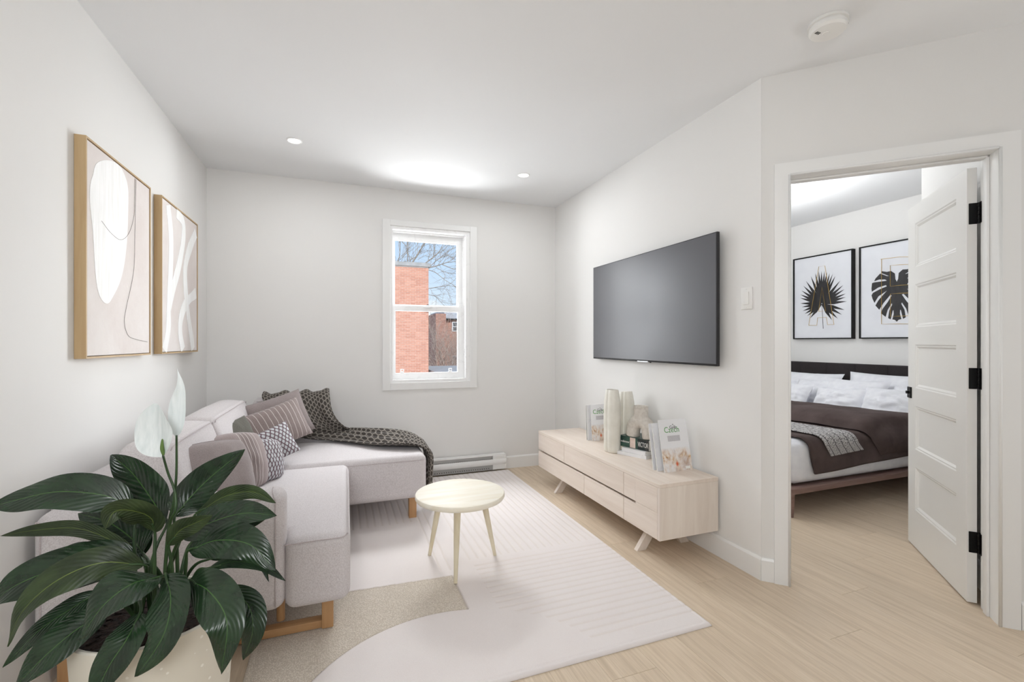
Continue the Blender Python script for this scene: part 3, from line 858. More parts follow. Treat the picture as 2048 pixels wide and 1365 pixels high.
val = np.zeros_like(gx)
val = np.where(hrib, valley(gy, 0.006), val)
val = np.where(vrib, valley(gx, 0.006), val)
line = np.where((gy > 2.343), np.exp(-((gx - 0.487) / 0.004) ** 2) + np.exp(-((gx - 0.536) / 0.004) ** 2), 0)
edge = np.where((gx < 0.535) & (gy < 2.33), np.exp(-(circ / 0.004) ** 2), 0) + np.where((gy < 2.28) & (circ > 0), np.exp(-((gx - 0.531) / 0.004) ** 2), 0)
border = np.minimum.reduce([gx - rx0, rx1 - gx, gy - ry0, ry1 - gy])
hgt = 0.0125 - 0.0026 * val - 0.004 * np.clip(line, 0, 1) - 0.0035 * loop - 0.004 * np.clip(edge, 0, 1)
hgt = hgt * np.clip(0.35 + border / 0.012, 0, 1) + np.where(np.abs(border - 0.022) < 0.003, -0.002, 0)
cut = np.array(lin((232, 225, 223)))
cutv = np.array(lin((224, 215, 209)))
lp = np.array(lin((228, 219, 206)))
colr = cut[None, None] + (cutv - cut)[None, None] * np.clip(val * 0.8 + line * 0.9, 0, 1)[..., None]
colr = np.where(loop[..., None], lp[None, None], colr)
colr = colr + (np.array(lin((150, 138, 124))) - colr) * np.clip(edge * 0.6, 0, 1)[..., None]


def f_rug(nt):
    a = nt.n('ShaderNodeAttribute', attribute_name='pile_colour')
    z = nt.n('ShaderNodeAttribute', attribute_name='loop_pile').outputs['Fac']
    v = nt.coord('Object')
    fine = nt.noise(v, 700, 2)
    big = nt.noise(v, 6, 4)
    lo = nt.n('ShaderNodeTexVoronoi', {'Vector': v, 'Scale': 210.0}).outputs['Distance']
    c = nt.mix(nt.m('MULTIPLY', nt.ramp(fine, [(0.35, 1.0), (0.6, 0.0)]), 0.16), a.outputs['Color'], lin((176, 164, 156)))
    c = nt.mix(nt.m('MULTIPLY', nt.ramp(big, [(0.45, 0.0), (0.7, 1.0)]), 0.10), c, lin((214, 200, 196)))
    dots = nt.m('MULTIPLY', nt.ramp(lo, [(0.25, 0.0), (0.55, 1.0)]), z)
    c = nt.mix(nt.m('MULTIPLY', dots, 0.5), c, lin((156, 140, 120)))
    hh = nt.m('SUBTRACT', fine, nt.m('MULTIPLY', nt.m('MULTIPLY', lo, z), 1.6))
    return {'Base Color': c, 'Normal': nt.bump(hh, 0.4, 0.003)}


M_RUG = mat('rug_pile', (230, 222, 220), 0.95, spec=0.1, fn=f_rug, **{'Sheen Weight': 0.3})
me = bpy.data.meshes.new('area_rug')
nv = (nx + 1) * (ny + 1)
co = np.stack([gx - 0.57, gy - 2.76, hgt], -1).reshape(-1, 3).astype(np.float32)
idx = np.arange(nv).reshape(ny + 1, nx + 1)
q = np.stack([idx[:-1, :-1], idx[:-1, 1:], idx[1:, 1:], idx[1:, :-1]], -1).reshape(-1, 4)
# skirt down to the floor
ring = np.concatenate([idx[0, :], idx[1:, -1], idx[-1, -2::-1], idx[-2:0:-1, 0]])
sk = co[ring].copy()
sk[:, 2] = 0.0008
co = np.concatenate([co, sk])
rn = len(ring)
ri = np.arange(rn) + nv
q2 = np.stack([ring, ri, np.roll(ri, -1), np.roll(ring, -1)], -1)
Q = np.concatenate([q, q2]).astype(np.int32)
me.vertices.add(len(co))
me.vertices.foreach_set('co', co.ravel())
me.loops.add(Q.size)
me.loops.foreach_set('vertex_index', Q.ravel())
me.polygons.add(len(Q))
me.polygons.foreach_set('loop_start', np.arange(len(Q), dtype=np.int32) * 4)
me.polygons.foreach_set('loop_total', np.full(len(Q), 4, dtype=np.int32))
me.update(calc_edges=True)
at = me.attributes.new('pile_colour', 'FLOAT_COLOR', 'POINT')
ca = np.ones((len(co), 4), dtype=np.float32)
ca[:nv, :3] = colr.reshape(-1, 3)
ca[nv:, :3] = cut
at.data.foreach_set('color', ca.ravel())
at = me.attributes.new('loop_pile', 'FLOAT', 'POINT')
la = np.zeros(len(co), dtype=np.float32)
la[:nv] = loop.reshape(-1)
at.data.foreach_set('value', la)
me.polygons.foreach_set('use_smooth', [True] * len(me.polygons))
me.materials.append(M_RUG)
rug = bpy.data.objects.new('area_rug', me)
COL.objects.link(rug)
rug.location = (0.57, 2.76, 0)
tag(rug, 'large off-white area rug with carved ribs and a beige looped band', 'rug')

# ================================================================== SIDE TABLE
tc_ = (0.598, 2.389)
e = empty('side_table', (*tc_, 0.012), 'small round side table with pale wooden top and three tapered legs on the rug', 'table')
MB().lathe([(0.0001, 0.369), (0.225, 0.369), (0.234, 0.373), (0.238, 0.380), (0.238, 0.392), (0.235, 0.398), (0.228, 0.401), (0.0001, 0.401)], (*tc_, 0), 64).obj('tabletop', M_BIRCHTOP, e, True, 30)
for fx, fy in ((0.462, 2.549), (0.529, 2.208), (0.804, 2.421)):
    dv = Vector((fx - tc_[0], fy - tc_[1], 0))
    top = Vector((*tc_, 0.371)) + dv * 0.62
    MB().tube([(fx, fy, 0.012), Vector((fx, fy, 0.012)).lerp(top, 0.5), top], [0.009, 0.0145, 0.019], 16).obj('leg', M_BIRCH, e, True, 40)

# ================================================================== SOFA
sf = empty('corner_sofa', (-0.3, 2.95, 0), 'mauve-grey fabric corner sofa with chaise and oak sled legs', 'sofa')
MB().rprism([(-0.80, 2.05), (-0.205, 2.05), (-0.205, 1.935), (0.035, 1.935), (0.045, 3.035), (-0.80, 3.035)], 0.165, 0.445, 0.042, 6).obj('seat_cushion', M_SOFA, sf, True)
MB().rprism([(-0.94, 3.04), (0.535, 3.045), (0.552, 4.0), (-0.94, 4.0)], 0.165, 0.455, 0.045, 6).obj('chaise_cushion', M_SOFA, sf, True)
MB().rprism([(-0.945, 1.925), (-0.2, 1.925), (-0.2, 2.055), (-0.945, 2.055)], 0.175, 0.635, 0.048, 6).obj('armrest', M_SOFA, sf, True)
MB().rbox((-0.95, 2.03, 0.175), (-0.77, 4.0, 0.685), 0.04, 5).obj('back_frame', M_SOFA, sf, True)
MB().rbox((-0.80, 3.88, 0.3), (-0.12, 4.03, 0.66), 0.04, 5).obj('back_frame', M_SOFA, sf, True)


def back_cushion(y0, y1, ax='y'):
    def prof(t):
        # closed section in (across, z): across grows to the front
        pts = [(0.0, 0.44), (0.0, 0.66), (0.02, 0.79), (0.055, 0.818), (0.15, 0.812), (0.185, 0.792), (0.235, 0.64), (0.255, 0.52), (0.235, 0.44)]
        return pts
    P = prof(0)
    m = MB()
    ys = [y0, y0 + 0.006, y0 + 0.022, y0 + 0.06, (y0 + y1) / 2, y1 - 0.06, y1 - 0.022, y1 - 0.006, y1]
    ins = [0.06, 0.03, 0.008, 0, -0.006, 0, 0.008, 0.03, 0.06]
    C = Vector((0.12, 0.63))
    loop_ = catmull([(a, b, 0) for a, b in P] + [(P[0][0], P[0][1], 0)], 44)[:-1]
    n = len(loop_)
    vs, fs = [], []
    for y, i in zip(ys, ins):
        for p in loop_:
            q_ = Vector((p.x, p.y)) - C
            q_ = q_ * (1 - i / max(q_.length, 0.05) * 0.75) + C
            vs.append((-0.79 + q_.x, y, q_.y) if ax == 'y' else (y, 4.0 - q_.x, q_.y - 0.035))
    for j in range(len(ys) - 1):
        for k in range(n):
            fs.append((j * n + k, j * n + (k + 1) % n, (j + 1) * n + (k + 1) % n, (j + 1) * n + k))
    fs.append(tuple(range(n)))
    fs.append(tuple((len(ys) - 1) * n + k for k in range(n)))
    m.add(vs, fs)
    return m


for a, b, ax in ((2.06, 2.70, 'y'), (2.71, 3.56, 'y'), (-0.615, -0.09, 'x')):
    o = back_cushion(a, b, ax).obj('back_cushion', M_SOFA, sf, True)
    s = MB()
    if ax == 'y':
        s.tube(catmull([(-0.606, a + 0.02, 0.790), (-0.603, a + 0.06, 0.803), (-0.602, (a + b) / 2, 0.8055), (-0.603, b - 0.06, 0.803), (-0.606, b - 0.02, 0.790)], 40), 0.0022, 6)
    else:
        s.tube(catmull([(a + 0.03, 3.816, 0.762), ((a + b) / 2, 3.814, 0.767), (b - 0.03, 3.816, 0.762)], 16), 0.0028, 6)
    s.obj('seam', M_SEAM, o, True)
# stitched seams
s = MB()
s.tube(catmull([(-0.205, 1.936, 0.425), (-0.1, 1.936, 0.427), (0.0, 1.936, 0.427), (0.022, 1.945, 0.437), (0.026, 1.98, 0.441), (0.033, 2.5, 0.4425), (0.035, 2.95, 0.441)], 60), 0.0022, 6)
s.obj('seam', M_SEAM, sf, True)
s = MB().tube(catmull([(0.03, 3.0425, 0.421), (0.3, 3.0425, 0.422), (0.515, 3.046, 0.42)], 20), 0.002, 6)
s.obj('seam', M_SEAM, sf, True)
s = MB()
s.tube(catmull([(-0.232, 1.926, 0.2), (-0.232, 1.926, 0.57), (-0.236, 1.93, 0.605), (-0.245, 1.95, 0.628), (-0.248, 1.99, 0.635), (-0.248, 2.04, 0.62)], 40), 0.0026, 6)
s.tube(catmull([(-0.915, 1.927, 0.21), (-0.915, 1.927, 0.58), (-0.90, 1.928, 0.605), (-0.6, 1.93, 0.61), (-0.25, 1.93, 0.61)], 40), 0.0022, 6)
s.obj('seam', M_SEAM, sf, True)
# sled legs
MB().rbox((-0.075, 2.045, 0.013), (-0.03, 2.105, 0.17), 0.003, 2).obj('leg', M_LEGWOOD_V, sf, True, 40)
MB().rbox((-0.93, 2.05, 0.0), (-0.885, 2.11, 0.18), 0.003, 2).obj('leg', M_LEGWOOD_V, sf, True, 40)
MB().rbox((-0.886, 2.055, 0.013), (-0.074, 2.10, 0.045), 0.003, 2).obj('sled_rail', M_LEGWOOD, sf, True, 40)
MB().tube([(-0.235, 2.12, 0.045), (-0.235, 2.12, 0.18)], 0.016, 14).obj('dowel', M_LEGWOOD_V, sf, True, 40)
for q_ in ((0.43, 3.13), (0.43, 3.86), (-0.9, 3.86)):
    MB().rbox((q_[0], q_[1], 0.012 if q_[0] > -0.3 else 0.0), (q_[0] + 0.05, q_[1] + 0.05, 0.17), 0.003, 2).obj('leg', M_LEGWOOD_V, sf, True, 40)


# ================================================================== CUSHIONS
def stripes(name, base, line_c, dark, freq, dark_band=None, width=0.06):
    def fn(nt):
        uv = nt.n('ShaderNodeTexCoord').outputs['UV']
        x, y, z = nt.sep(uv)
        f = nt.m('FRACT', nt.m('MULTIPLY', x, freq))
        ln = nt.m('LESS_THAN', nt.m('ABSOLUTE', nt.m('SUBTRACT', f, 0.5)), width)
        wv = nt.noise(nt.coord('UV', (60, 400, 1)), 1, 2)
        c = nt.ramp(wv, [(0.35, lin(dark)), (0.65, lin(base))])
        if dark_band:
            inb = nt.m('MULTIPLY', nt.m('GREATER_THAN', x, dark_band[0]), nt.m('LESS_THAN', x, dark_band[1]))
            c = nt.mix(nt.m('MULTIPLY', inb, 0.45), c, lin((112, 101, 100)))
            ln = nt.m('MULTIPLY', ln, nt.m('MULTIPLY', nt.m('GREATER_THAN', x, dark_band[2]), nt.m('LESS_THAN', x, dark_band[3])))
        c = nt.mix(nt.m('MULTIPLY', ln, 0.85), c, lin(line_c))
        return {'Base Color': c, 'Normal': nt.bump(wv, 0.2, 0.002)}
    return mat(name, base, 0.9, spec=0.2, fn=fn, **{'Sheen Weight': 0.25})


def ogee(name, fu=11.0, fv=5.0):
    def fn(nt):
        uv = nt.n('ShaderNodeTexCoord').outputs['UV']
        x, y, z = nt.sep(uv)
        t = nt.m('MULTIPLY', nt.m('SINE', nt.m('MULTIPLY', y, 2 * pi * fv)), 0.22)
        a = nt.m('ABSOLUTE', nt.m('SUBTRACT', nt.m('FRACT', nt.m('ADD', nt.m('MULTIPLY', x, fu), t)), 0.5))
        b = nt.m('ABSOLUTE', nt.m('SUBTRACT', nt.m('FRACT', nt.m('ADD', nt.m('SUBTRACT', nt.m('MULTIPLY', x, fu), t), 0.5)), 0.5))
        mn = nt.m('MINIMUM', a, b)
        wv = nt.noise(nt.coord('UV', (300, 300, 1)), 1, 2)
        c = nt.ramp(mn, [(0.0, lin((104, 80, 88))), (0.10, lin((120, 96, 104))), (0.13, lin((88, 86, 92))), (0.17, lin((205, 207, 210))), (1.0, lin((214, 217, 220)))])
        c = nt.mix(nt.m('MULTIPLY', wv, 0.25), c, lin((150, 148, 152)))
        return {'Base Color': c, 'Normal': nt.bump(wv, 0.2, 0.002)}
    return mat(name, (205, 207, 210), 0.9, spec=0.2, fn=fn)


def hexknit(name, base, line_c, scale_u, scale_v, dark=(60, 56, 52)):
    def fn(nt):
        uv = nt.n('ShaderNodeTexCoord').outputs['UV']
        x, y, z = nt.sep(uv)
        X = nt.m('MULTIPLY', x, scale_u)
        Y = nt.m('MULTIPLY', y, scale_v)

        def dist(ox):
            fx = nt.m('SUBTRACT', nt.m('FRACT', nt.m('ADD', X, ox)), 0.5)
            fy = nt.m('MULTIPLY', nt.m('SUBTRACT', nt.m('FRACT', nt.m('ADD', Y, ox)), 0.5), 1.73)
            return nt.m('SQRT', nt.m('ADD', nt.m('MULTIPLY', fx, fx), nt.m('MULTIPLY', fy, fy)))
        d = nt.m('MINIMUM', dist(0.0), dist(0.5))
        wv = nt.noise(nt.coord('UV', (500, 500, 1)), 1, 2)
        c = nt.ramp(d, [(0.0, lin(dark)), (0.36, lin(dark)), (0.40, lin(base)), (0.43, lin(line_c)), (0.48, lin(line_c)), (0.52, lin(base))])
        c = nt.mix(nt.m('MULTIPLY', wv, 0.3), c, lin(base))
        return {'Base Color': c, 'Normal': nt.bump(nt.m('ADD', wv, d), 0.3, 0.002)}
    return mat(name, base, 0.95, spec=0.1, fn=fn, **{'Sheen Weight': 0.1})


def pillow(name, m, c, nrm, roll, w_, h_, t_, label, cat='cushion', group=None, seed=0, nseg=22, puff=0.42, wrinkle=0.004, edge_in=0.06, seam=None, rounded=0.0):
    n = Vector(nrm).normalized()
    xa = Vector((0, 0, 1)).cross(n).normalized()
    ya = n.cross(xa)
    cr, sr = cos(radians(roll)), sin(radians(roll))
    xa, ya = xa * cr + ya * sr, ya * cr - xa * sr
    M = frame(c, xa, ya, n)
    mb = MB()
    rv = Vector((seed * 3.1, seed * 1.7, 0))

    def P(u, v, sgn):
        a, b = 2 * u - 1, 2 * v - 1
        rd = 1 - rounded * a * a * b * b
        ex = (1 - edge_in * (1 - b * b)) * rd
        ey = (1 - edge_in * (1 - a * a)) * rd
        th = max((1 - a * a) * (1 - b * b), 0) ** puff
        wr = noise.noise(Vector((a * 2.2, b * 2.2, sgn * 2)) + rv) * wrinkle * 2 * th + noise.noise(Vector((a * 6, b * 6, sgn)) + rv) * wrinkle * th
        return M @ Vector((a * w_ / 2 * ex, b * h_ / 2 * ey, sgn * (th * t_ / 2) + wr))
    mb.grid(lambda u, v: P(u, v, 1), nseg, nseg)
    mb.grid(lambda u, v: P(u, v, -1), nseg, nseg, flip=True)
    o = mb.obj(name, m, None, True, origin=c)
    if seam:
        s = MB()
        pts = [P(i / 20, 0, 1) for i in range(21)] + [P(1, i / 20, 1) for i in range(1, 21)] + [P(1 - i / 20, 1, 1) for i in range(1, 21)] + [P(0, 1 - i / 20, 1) for i in range(1, 21)]
        s.tube(pts, 0.0025, 6, cap=False)
        s.obj('piping', seam, o, True)
    tag(o, label, cat, group)
    return o


M_STR = stripes('pinstriped_taupe', (160, 146, 143), (222, 214, 210), (128, 114, 112), 13, None, 0.05)
M_STR2 = stripes('banded_taupe', (164, 150, 148), (216, 208, 204), (138, 124, 123), 16, (0.56, 0.74, 0.48, 0.82), 0.07)
M_OGEE = ogee('chain_print')
M_OLIVE = hexknit('olive_check', (106, 104, 97), (124, 122, 113), 30, 17, (90, 88, 82))
SG = 'scatter cushions on the corner sofa'
pillow('scatter_cushion', M_PIL_PLAIN, (-0.505, 2.31, 0.615), (0.74, -0.56, 0.36), -4, 0.33, 0.32, 0.17, 'plain taupe velvet cushion leaning in the corner behind the armrest', group=SG, seed=1, seam=M_PIL_PLAIN, edge_in=0.01, rounded=0.10)
pillow('scatter_cushion', M_STR2, (-0.515, 2.67, 0.580), (0.72, -0.61, 0.31), -2, 0.36, 0.32, 0.19, 'rounded taupe cushion with a dark striped band, just behind the plain one', group=SG, seed=2, puff=0.38, edge_in=0.0, rounded=0.14)
pillow('scatter_cushion', M_OLIVE, (-0.565, 3.0, 0.605), (0.80, -0.45, 0.36), 6, 0.32, 0.30, 0.13, 'small olive-grey checked cushion against the back cushion', group=SG, seed=3)
pillow('scatter_cushion', M_STR, (-0.42, 3.40, 0.635), (0.50, -0.78, 0.36), 14, 0.47, 0.28, 0.16, 'wide taupe cushion with white pinstripes', group=SG, seed=4)
pillow('scatter_cushion', M_PIL_PLAIN, (-0.40, 3.55, 0.67), (0.48, -0.8, 0.36), 13, 0.42, 0.32, 0.13, 'plain dusky cushion standing behind the pinstriped one', group=SG, seed=5)
pillow('scatter_cushion', M_OGEE, (-0.405, 3.07, 0.575), (0.50, -0.78, 0.38), 16, 0.33, 0.205, 0.12, 'oblong chain-patterned grey and plum cushion behind its rounder twin', group=SG, seed=6)
pillow('scatter_cushion', M_OGEE, (-0.405, 2.82, 0.552), (0.66, -0.68, 0.32), -4, 0.235, 0.235, 0.14, 'squarish chain-patterned grey and plum cushion, foremost of the pair', group=SG, seed=7, puff=0.40, edge_in=0.0, rounded=0.12)

# ================================================================== THROW BLANKET
SEC = [((-0.55, 3.97, 0.775), (-0.10, 3.97, 0.785), (0, 0.2, 1)), ((-0.545, 3.86, 0.80), (-0.09, 3.86, 0.808), (0, -0.1, 1)),
       ((-0.54, 3.795, 0.775), (-0.085, 3.80, 0.785), (0, -0.8, 0.6)), ((-0.46, 3.735, 0.66), (-0.065, 3.73, 0.69), (0, -1, 0.2)),
       ((-0.36, 3.695, 0.53), (-0.02, 3.725, 0.60), (0, -0.8, 0.6)), ((-0.22, 3.69, 0.478), (0.04, 3.77, 0.53), (0, -0.3, 1)),
       ((-0.06, 3.62, 0.468), (0.10, 3.89, 0.478), (0, 0, 1)), ((0.10, 3.46, 0.466), (0.18, 3.90, 0.468), (0, 0, 1)), ((0.24, 3.30, 0.466), (0.29, 3.87, 0.466), (0, 0, 1)),
       ((0.38, 3.21, 0.466), (0.42, 3.76, 0.466), (0, 0, 1)), ((0.47, 3.17, 0.465), (0.50, 3.62, 0.465), (0.1, 0, 1)),
       ((0.53, 3.17, 0.448), (0.545, 3.53, 0.45), (0.7, 0, 0.7)), ((0.566, 3.19, 0.39), (0.57, 3.46, 0.39), (1, 0, 0.2)),
       ((0.568, 3.21, 0.28), (0.574, 3.42, 0.28), (1, 0, 0)), ((0.57, 3.235, 0.14), (0.578, 3.40, 0.14), (1, 0, 0)), ((0.575, 3.25, 0.03), (0.585, 3.39, 0.03), (1, 0, 0))]
A = catmull([s[0] for s in SEC], 110)
B = catmull([s[1] for s in SEC], 110)
O = catmull([s[2] for s in SEC], 110)
mb = MB()


def fb(u, v):
    i = min(int(u * 110 + 0.5), 110)
    p = A[i].lerp(B[i], v)
    fold = 0.5 + 0.5 * sin(2 * pi * (v * 3.1 + 0.35 * sin(u * 5.0)) + 1.2)
    fold2 = 0.5 + 0.5 * sin(2 * pi * (v * 6.3 - 0.3 * u * 3) + 0.4)
    amp = 0.030 if u > 0.2 else 0.022
    return p + O[i].normalized() * (amp * fold ** 2.2 + 0.006 * fold2 + 0.004 + 0.003 * noise.noise(p * 9))


mb.grid(fb, 110, 56)
M_THROW = hexknit('dark_honeycomb_knit', (94, 90, 85), (162, 155, 146), 46, 11, (66, 61, 58))
th = mb.obj('throw_blanket', M_THROW, None, True)
sm = th.modifiers.new('thickness', 'SOLIDIFY')
sm.thickness = 0.006
sm.offset = 1
tag(th, 'dark grey honeycomb knit throw draped over the chaise end of the sofa', 'blanket')
mb = MB()
for i in range(26):
    v = i / 25
    p = A[110].lerp(B[110], v) + Vector((0.012, 0, 0))
    mb.tube([p + Vector((0, 0, 0.006)), p + Vector((0.004, random.uniform(-.006, .006), -0.008)), p + Vector((0.012 + random.uniform(0, .015), random.uniform(-.01, .01), -0.0145))], 0.0018, 5)
mb.obj('fringe', mat('dark_yarn', (52, 48, 46), 0.95, fn=lambda nt: {'Base Color': nt.ramp(nt.noise(nt.coord(), 300), [(0.3, lin((40, 37, 35))), (0.7, lin((66, 62, 58)))])}), th)['kind'] = 'stuff'

# ================================================================== VASES, BOOKS, MAGAZINES
def f_ceramic(nt):
    v = nt.coord()
    return {'Base Color': nt.ramp(nt.noise(v, 14, 4), [(0.35, lin((222, 219, 208))), (0.7, lin((234, 231, 222)))]), 'Normal': nt.bump(nt.noise(v, 120, 2), 0.08, 0.001)}


M_CER = mat('cream_glaze', (230, 226, 216), 0.32, fn=f_ceramic)
M_CERM = mat('matt_stoneware', (206, 200, 190), 0.7, fn=lambda nt: {'Base Color': nt.ramp(nt.noise(nt.coord(), 60, 4), [(0.35, lin((198, 191, 181))), (0.7, lin((214, 208, 199)))]), 'Normal': nt.bump(nt.noise(nt.coord(), 260, 2), 0.12, 0.001)})
ST = 0.448


def tall_vase(c, hgt_, r, turn, label, cut=0.0):
    m = MB()
    n = 56

    def ring(z, s, dx_=0.0):
        out = []
        for k in range(n):
            a = 2 * pi * k / n
            rr = r * s * (0.74 + 0.34 * abs(cos(a)) ** 0.7)
            p = Vector((rr * cos(a), rr * 0.92 * sin(a), 0))
            p.rotate(Matrix.Rotation(turn, 3, 'Z'))
            out.append(Vector((c[0] + p.x, c[1] + p.y, ST + z + cut * p.y)))
        return out
    rings = [ring(0.0, 0.80), ring(0.006, 0.95), ring(0.03, 1.0), ring(hgt_ * 0.5, 1.04), ring(hgt_ * 0.8, 1.0), ring(hgt_ * 0.93, 0.86), ring(hgt_ * 0.985, 0.78), ring(hgt_, 0.74), ring(hgt_, 0.66), ring(hgt_ - 0.02, 0.66), ring(hgt_ * 0.6, 0.75)]
    vs = [p for r_ in rings for p in r_]
    fs = [(j * n + k, j * n + (k + 1) % n, (j + 1) * n + (k + 1) % n, (j + 1) * n + k) for j in range(len(rings) - 1) for k in range(n)]
    fs.append(tuple(range(n))[::-1])
    fs.append(tuple((len(rings) - 1) * n + k for k in range(n)))
    m.add(vs, fs)
    return tag(m.obj('tall_vase', M_CER, None, True, 50), label, 'vase', 'tall cream lobed vases')


tall_vase((1.745, 2.700), 0.428, 0.058, 1.69, 'tall cream lobed ceramic vase, the front one of two on the cabinet')
tall_vase((1.880, 2.735), 0.405, 0.056, 2.0, 'tall cream lobed ceramic vase, the one behind its taller twin', -0.15)


def page_mat(name, col):
    def fn(nt):
        x, y, z = nt.sep(nt.coord('Object'))
        f = nt.noise(nt.coord('Object', (3, 3, 700)), 1, 2)
        return {'Base Color': nt.ramp(f, [(0.35, lin(tuple(v - 28 for v in col))), (0.6, lin(col))])}
    return mat(name, col, 0.8, fn=fn)


M_PAGES = page_mat('page_edges', (232, 230, 226))
M_PAPER = mat('white_cover', (238, 238, 240), 0.3, fn=lambda nt: {'Roughness': nt.ramp(nt.noise(nt.coord(), 10), [(0.3, 0.25), (0.7, 0.35)])})


def book(name, M, w_, d_, h_, cover, label, spine_extra=None, cat='book', group=None):
    """M: local x along the spine, y away from the spine, z up; origin at a lower spine corner"""
    e_ = bpy.data.objects.new(name, None)
    COL.objects.link(e_)
    e_.matrix_world = Matrix.Translation(M.translation)
    WORLD[e_.name] = Matrix.Translation(M.translation)
    tag(e_, label, cat, group)
    c = 0.0025 if h_ > 0.03 else 0.0012
    mb_ = MB()
    mb_.obox(M, (0, 0, 0), (w_, d_, c)).obox(M, (0, 0, h_ - c), (w_, d_, h_)).obox(M, (0, 0, c), (w_, c, h_ - c))
    mb_.obj('cover', cover, e_)
    MB().obox(M, (0.003, c, c), (w_ - 0.003, d_ - 0.004, h_ - c)).obj('pages', M_PAGES, e_)
    return e_


def stack_frame(p, ang):
    x_ = Vector((cos(ang), sin(ang), 0))
    return frame(p, x_, Vector((-x_.y, x_.x, 0)), (0, 0, 1))


# spine runs from far-left to near-right and faces the viewer
u1, u2 = Vector((1.775, 2.690, ST)), Vector((1.850, 2.450, ST))
ang = math.atan2(u2.y - u1.y, u2.x - u1.x)
M_GREEN = mat('dark_green_cover', (44, 74, 66), 0.35, fn=lambda nt: {'Base Color': nt.ramp(nt.noise(nt.coord(), 18, 3), [(0.35, lin((34, 62, 56))), (0.7, lin((66, 96, 84)))])})
M_INK = mat('dark_panel', (38, 48, 50), 0.35, fn=lambda nt: {'Base Color': nt.ramp(nt.noise(nt.coord(), 24, 3), [(0.45, lin((34, 44, 46))), (0.75, lin((96, 90, 84)))])})
M_PINK = mat('blush_panel', (226, 204, 192), 0.4, fn=lambda nt: {'Base Color': nt.ramp(nt.noise(nt.coord(), 22, 2), [(0.35, lin((214, 190, 176))), (0.7, lin((234, 216, 206)))])})
M_LETTER = mat('white_lettering', (240, 240, 236), 0.5, fn=lambda nt: {'Roughness': nt.ramp(nt.noise(nt.coord(), 40), [(0.3, 0.4), (0.7, 0.6)])})
M_LETG = mat('green_lettering', (96, 158, 92), 0.5, fn=lambda nt: {'Roughness': nt.ramp(nt.noise(nt.coord(), 40), [(0.3, 0.4), (0.7, 0.6)])})
M_LETK = mat('charcoal_lettering', (84, 82, 86), 0.5, fn=lambda nt: {'Roughness': nt.ramp(nt.noise(nt.coord(), 40), [(0.3, 0.4), (0.7, 0.6)])})
M_GREYBLK = mat('grey_text_block', (200, 199, 204), 0.6, fn=lambda nt: {'Base Color': nt.ramp(nt.noise(nt.coord('Object', (1, 1, 1)), 900, 2), [(0.35, lin((176, 175, 180))), (0.6, lin((214, 213, 217)))])})
b1 = stack_frame((1.745, 2.640, ST), ang + 0.12)
book('paper_book', b1, 0.215, 0.16, 0.021, M_PAPER, 'thin white paperback at the bottom of the pile beside the vases')
b2 = stack_frame((1.772, 2.625, ST + 0.0215), ang + 0.02)
book('paper_book', b2, 0.185, 0.15, 0.025, M_PAPER, 'thicker white paperback in the middle of the pile')
b3 = stack_frame((1.785, 2.672, ST + 0.047), ang)
gb = book('paper_book', b3, 0.235, 0.165, 0.072, M_GREEN, 'thick dark green book with VICTOR on its spine, topmost of the pile')
MB().obox(b3, (0.088, -0.0006, 0.003), (0.132, 0.0, 0.069)).obj('blush_panel', M_PINK, gb)
MB().obox(b3, (0.150, -0.0006, 0.001), (0.235, 0.0, 0.071)).obj('dark_panel', M_INK, gb)
SF = b3 @ frame((0, 0, 0), (1, 0, 0), (0, 0, 1), (0, -1, 0))
text_mb('VICTOR', SF @ Matrix.Translation((0.192, 0.034, 0.0008)), 0.045, sx=0.5).obj('lettering', M_LETTER, gb)
text_mb('poulemour', SF @ Matrix.Translation((0.046, 0.036, 0.0008)), 0.022, sx=0.78).obj('lettering', M_LETTER, gb)

# arch vase on the green book
ac = Vector((1.868, 2.545, ST + 0.119))
av = empty('arch_vase', ac, 'matt beige arch-shaped vase standing on the green book', 'vase')
ad = Vector((u2 - u1)).normalized()
hw, hh = 0.060, 0.205
path = []
for i in range(13):
    path.append(ac + ad * -(hw + 0.006 * (1 - i / 12)) + Vector((0, 0, 0.001 + 0.052 * i / 12)))
for i in range(1, 24):
    a = pi * (1 - i / 24)
    path.append(ac + ad * (hw * cos(a)) + Vector((0, 0, 0.053 + 0.056 * sin(a))))
for i in range(13):
    path.append(ac + ad * (hw + 0.006 * i / 12) + Vector((0, 0, 0.053 - 0.052 * i / 12)))
nn = len(path)
rad = [0.0455 - 0.004 * max(0.0, 1 - min(i, nn - 1 - i) / 1.5) for i in range(nn)]
bodyb = MB().tube(path, rad, 36)
SX = frame(ac, ad * 1.06, Vector((-ad.y, ad.x, 0)) * 0.96, (0, 0, 1))
bodyb.lathe([(0.02, 0.10), (0.046, 0.135), (0.0455, 0.16), (0.0455, 0.197)], n=36, M=SX, cap=True)
tmp = bpy.data.objects.new('tmp', bodyb.mesh('tmp', M_CERM))
COL.objects.link(tmp)
md_ = tmp.modifiers.new('merge', 'REMESH')
md_.mode = 'VOXEL'
md_.voxel_size = 0.0035
md_ = tmp.modifiers.new('smooth', 'SMOOTH')
md_.iterations = 14
md_.factor = 0.6
bpy.context.view_layer.update()
ev = tmp.evaluated_get(bpy.context.evaluated_depsgraph_get()).to_mesh()
bodyb = MB()
bodyb.add([tmp.matrix_world @ v_.co for v_ in ev.vertices], [list(p_.vertices) for p_ in ev.polygons])
bpy.data.objects.remove(tmp)
bodyb.obj('body', M_CERM, av, True)
MB().lathe([(0.0405, 0.185), (0.0445, 0.192), (0.0455, 0.204), (0.0465, 0.209), (0.0455, 0.211), (0.041, 0.206), (0.039, 0.190), (0.0001, 0.1965)], n=40, M=SX).obj('mouth_rim', M_CERM, av, True, 60)


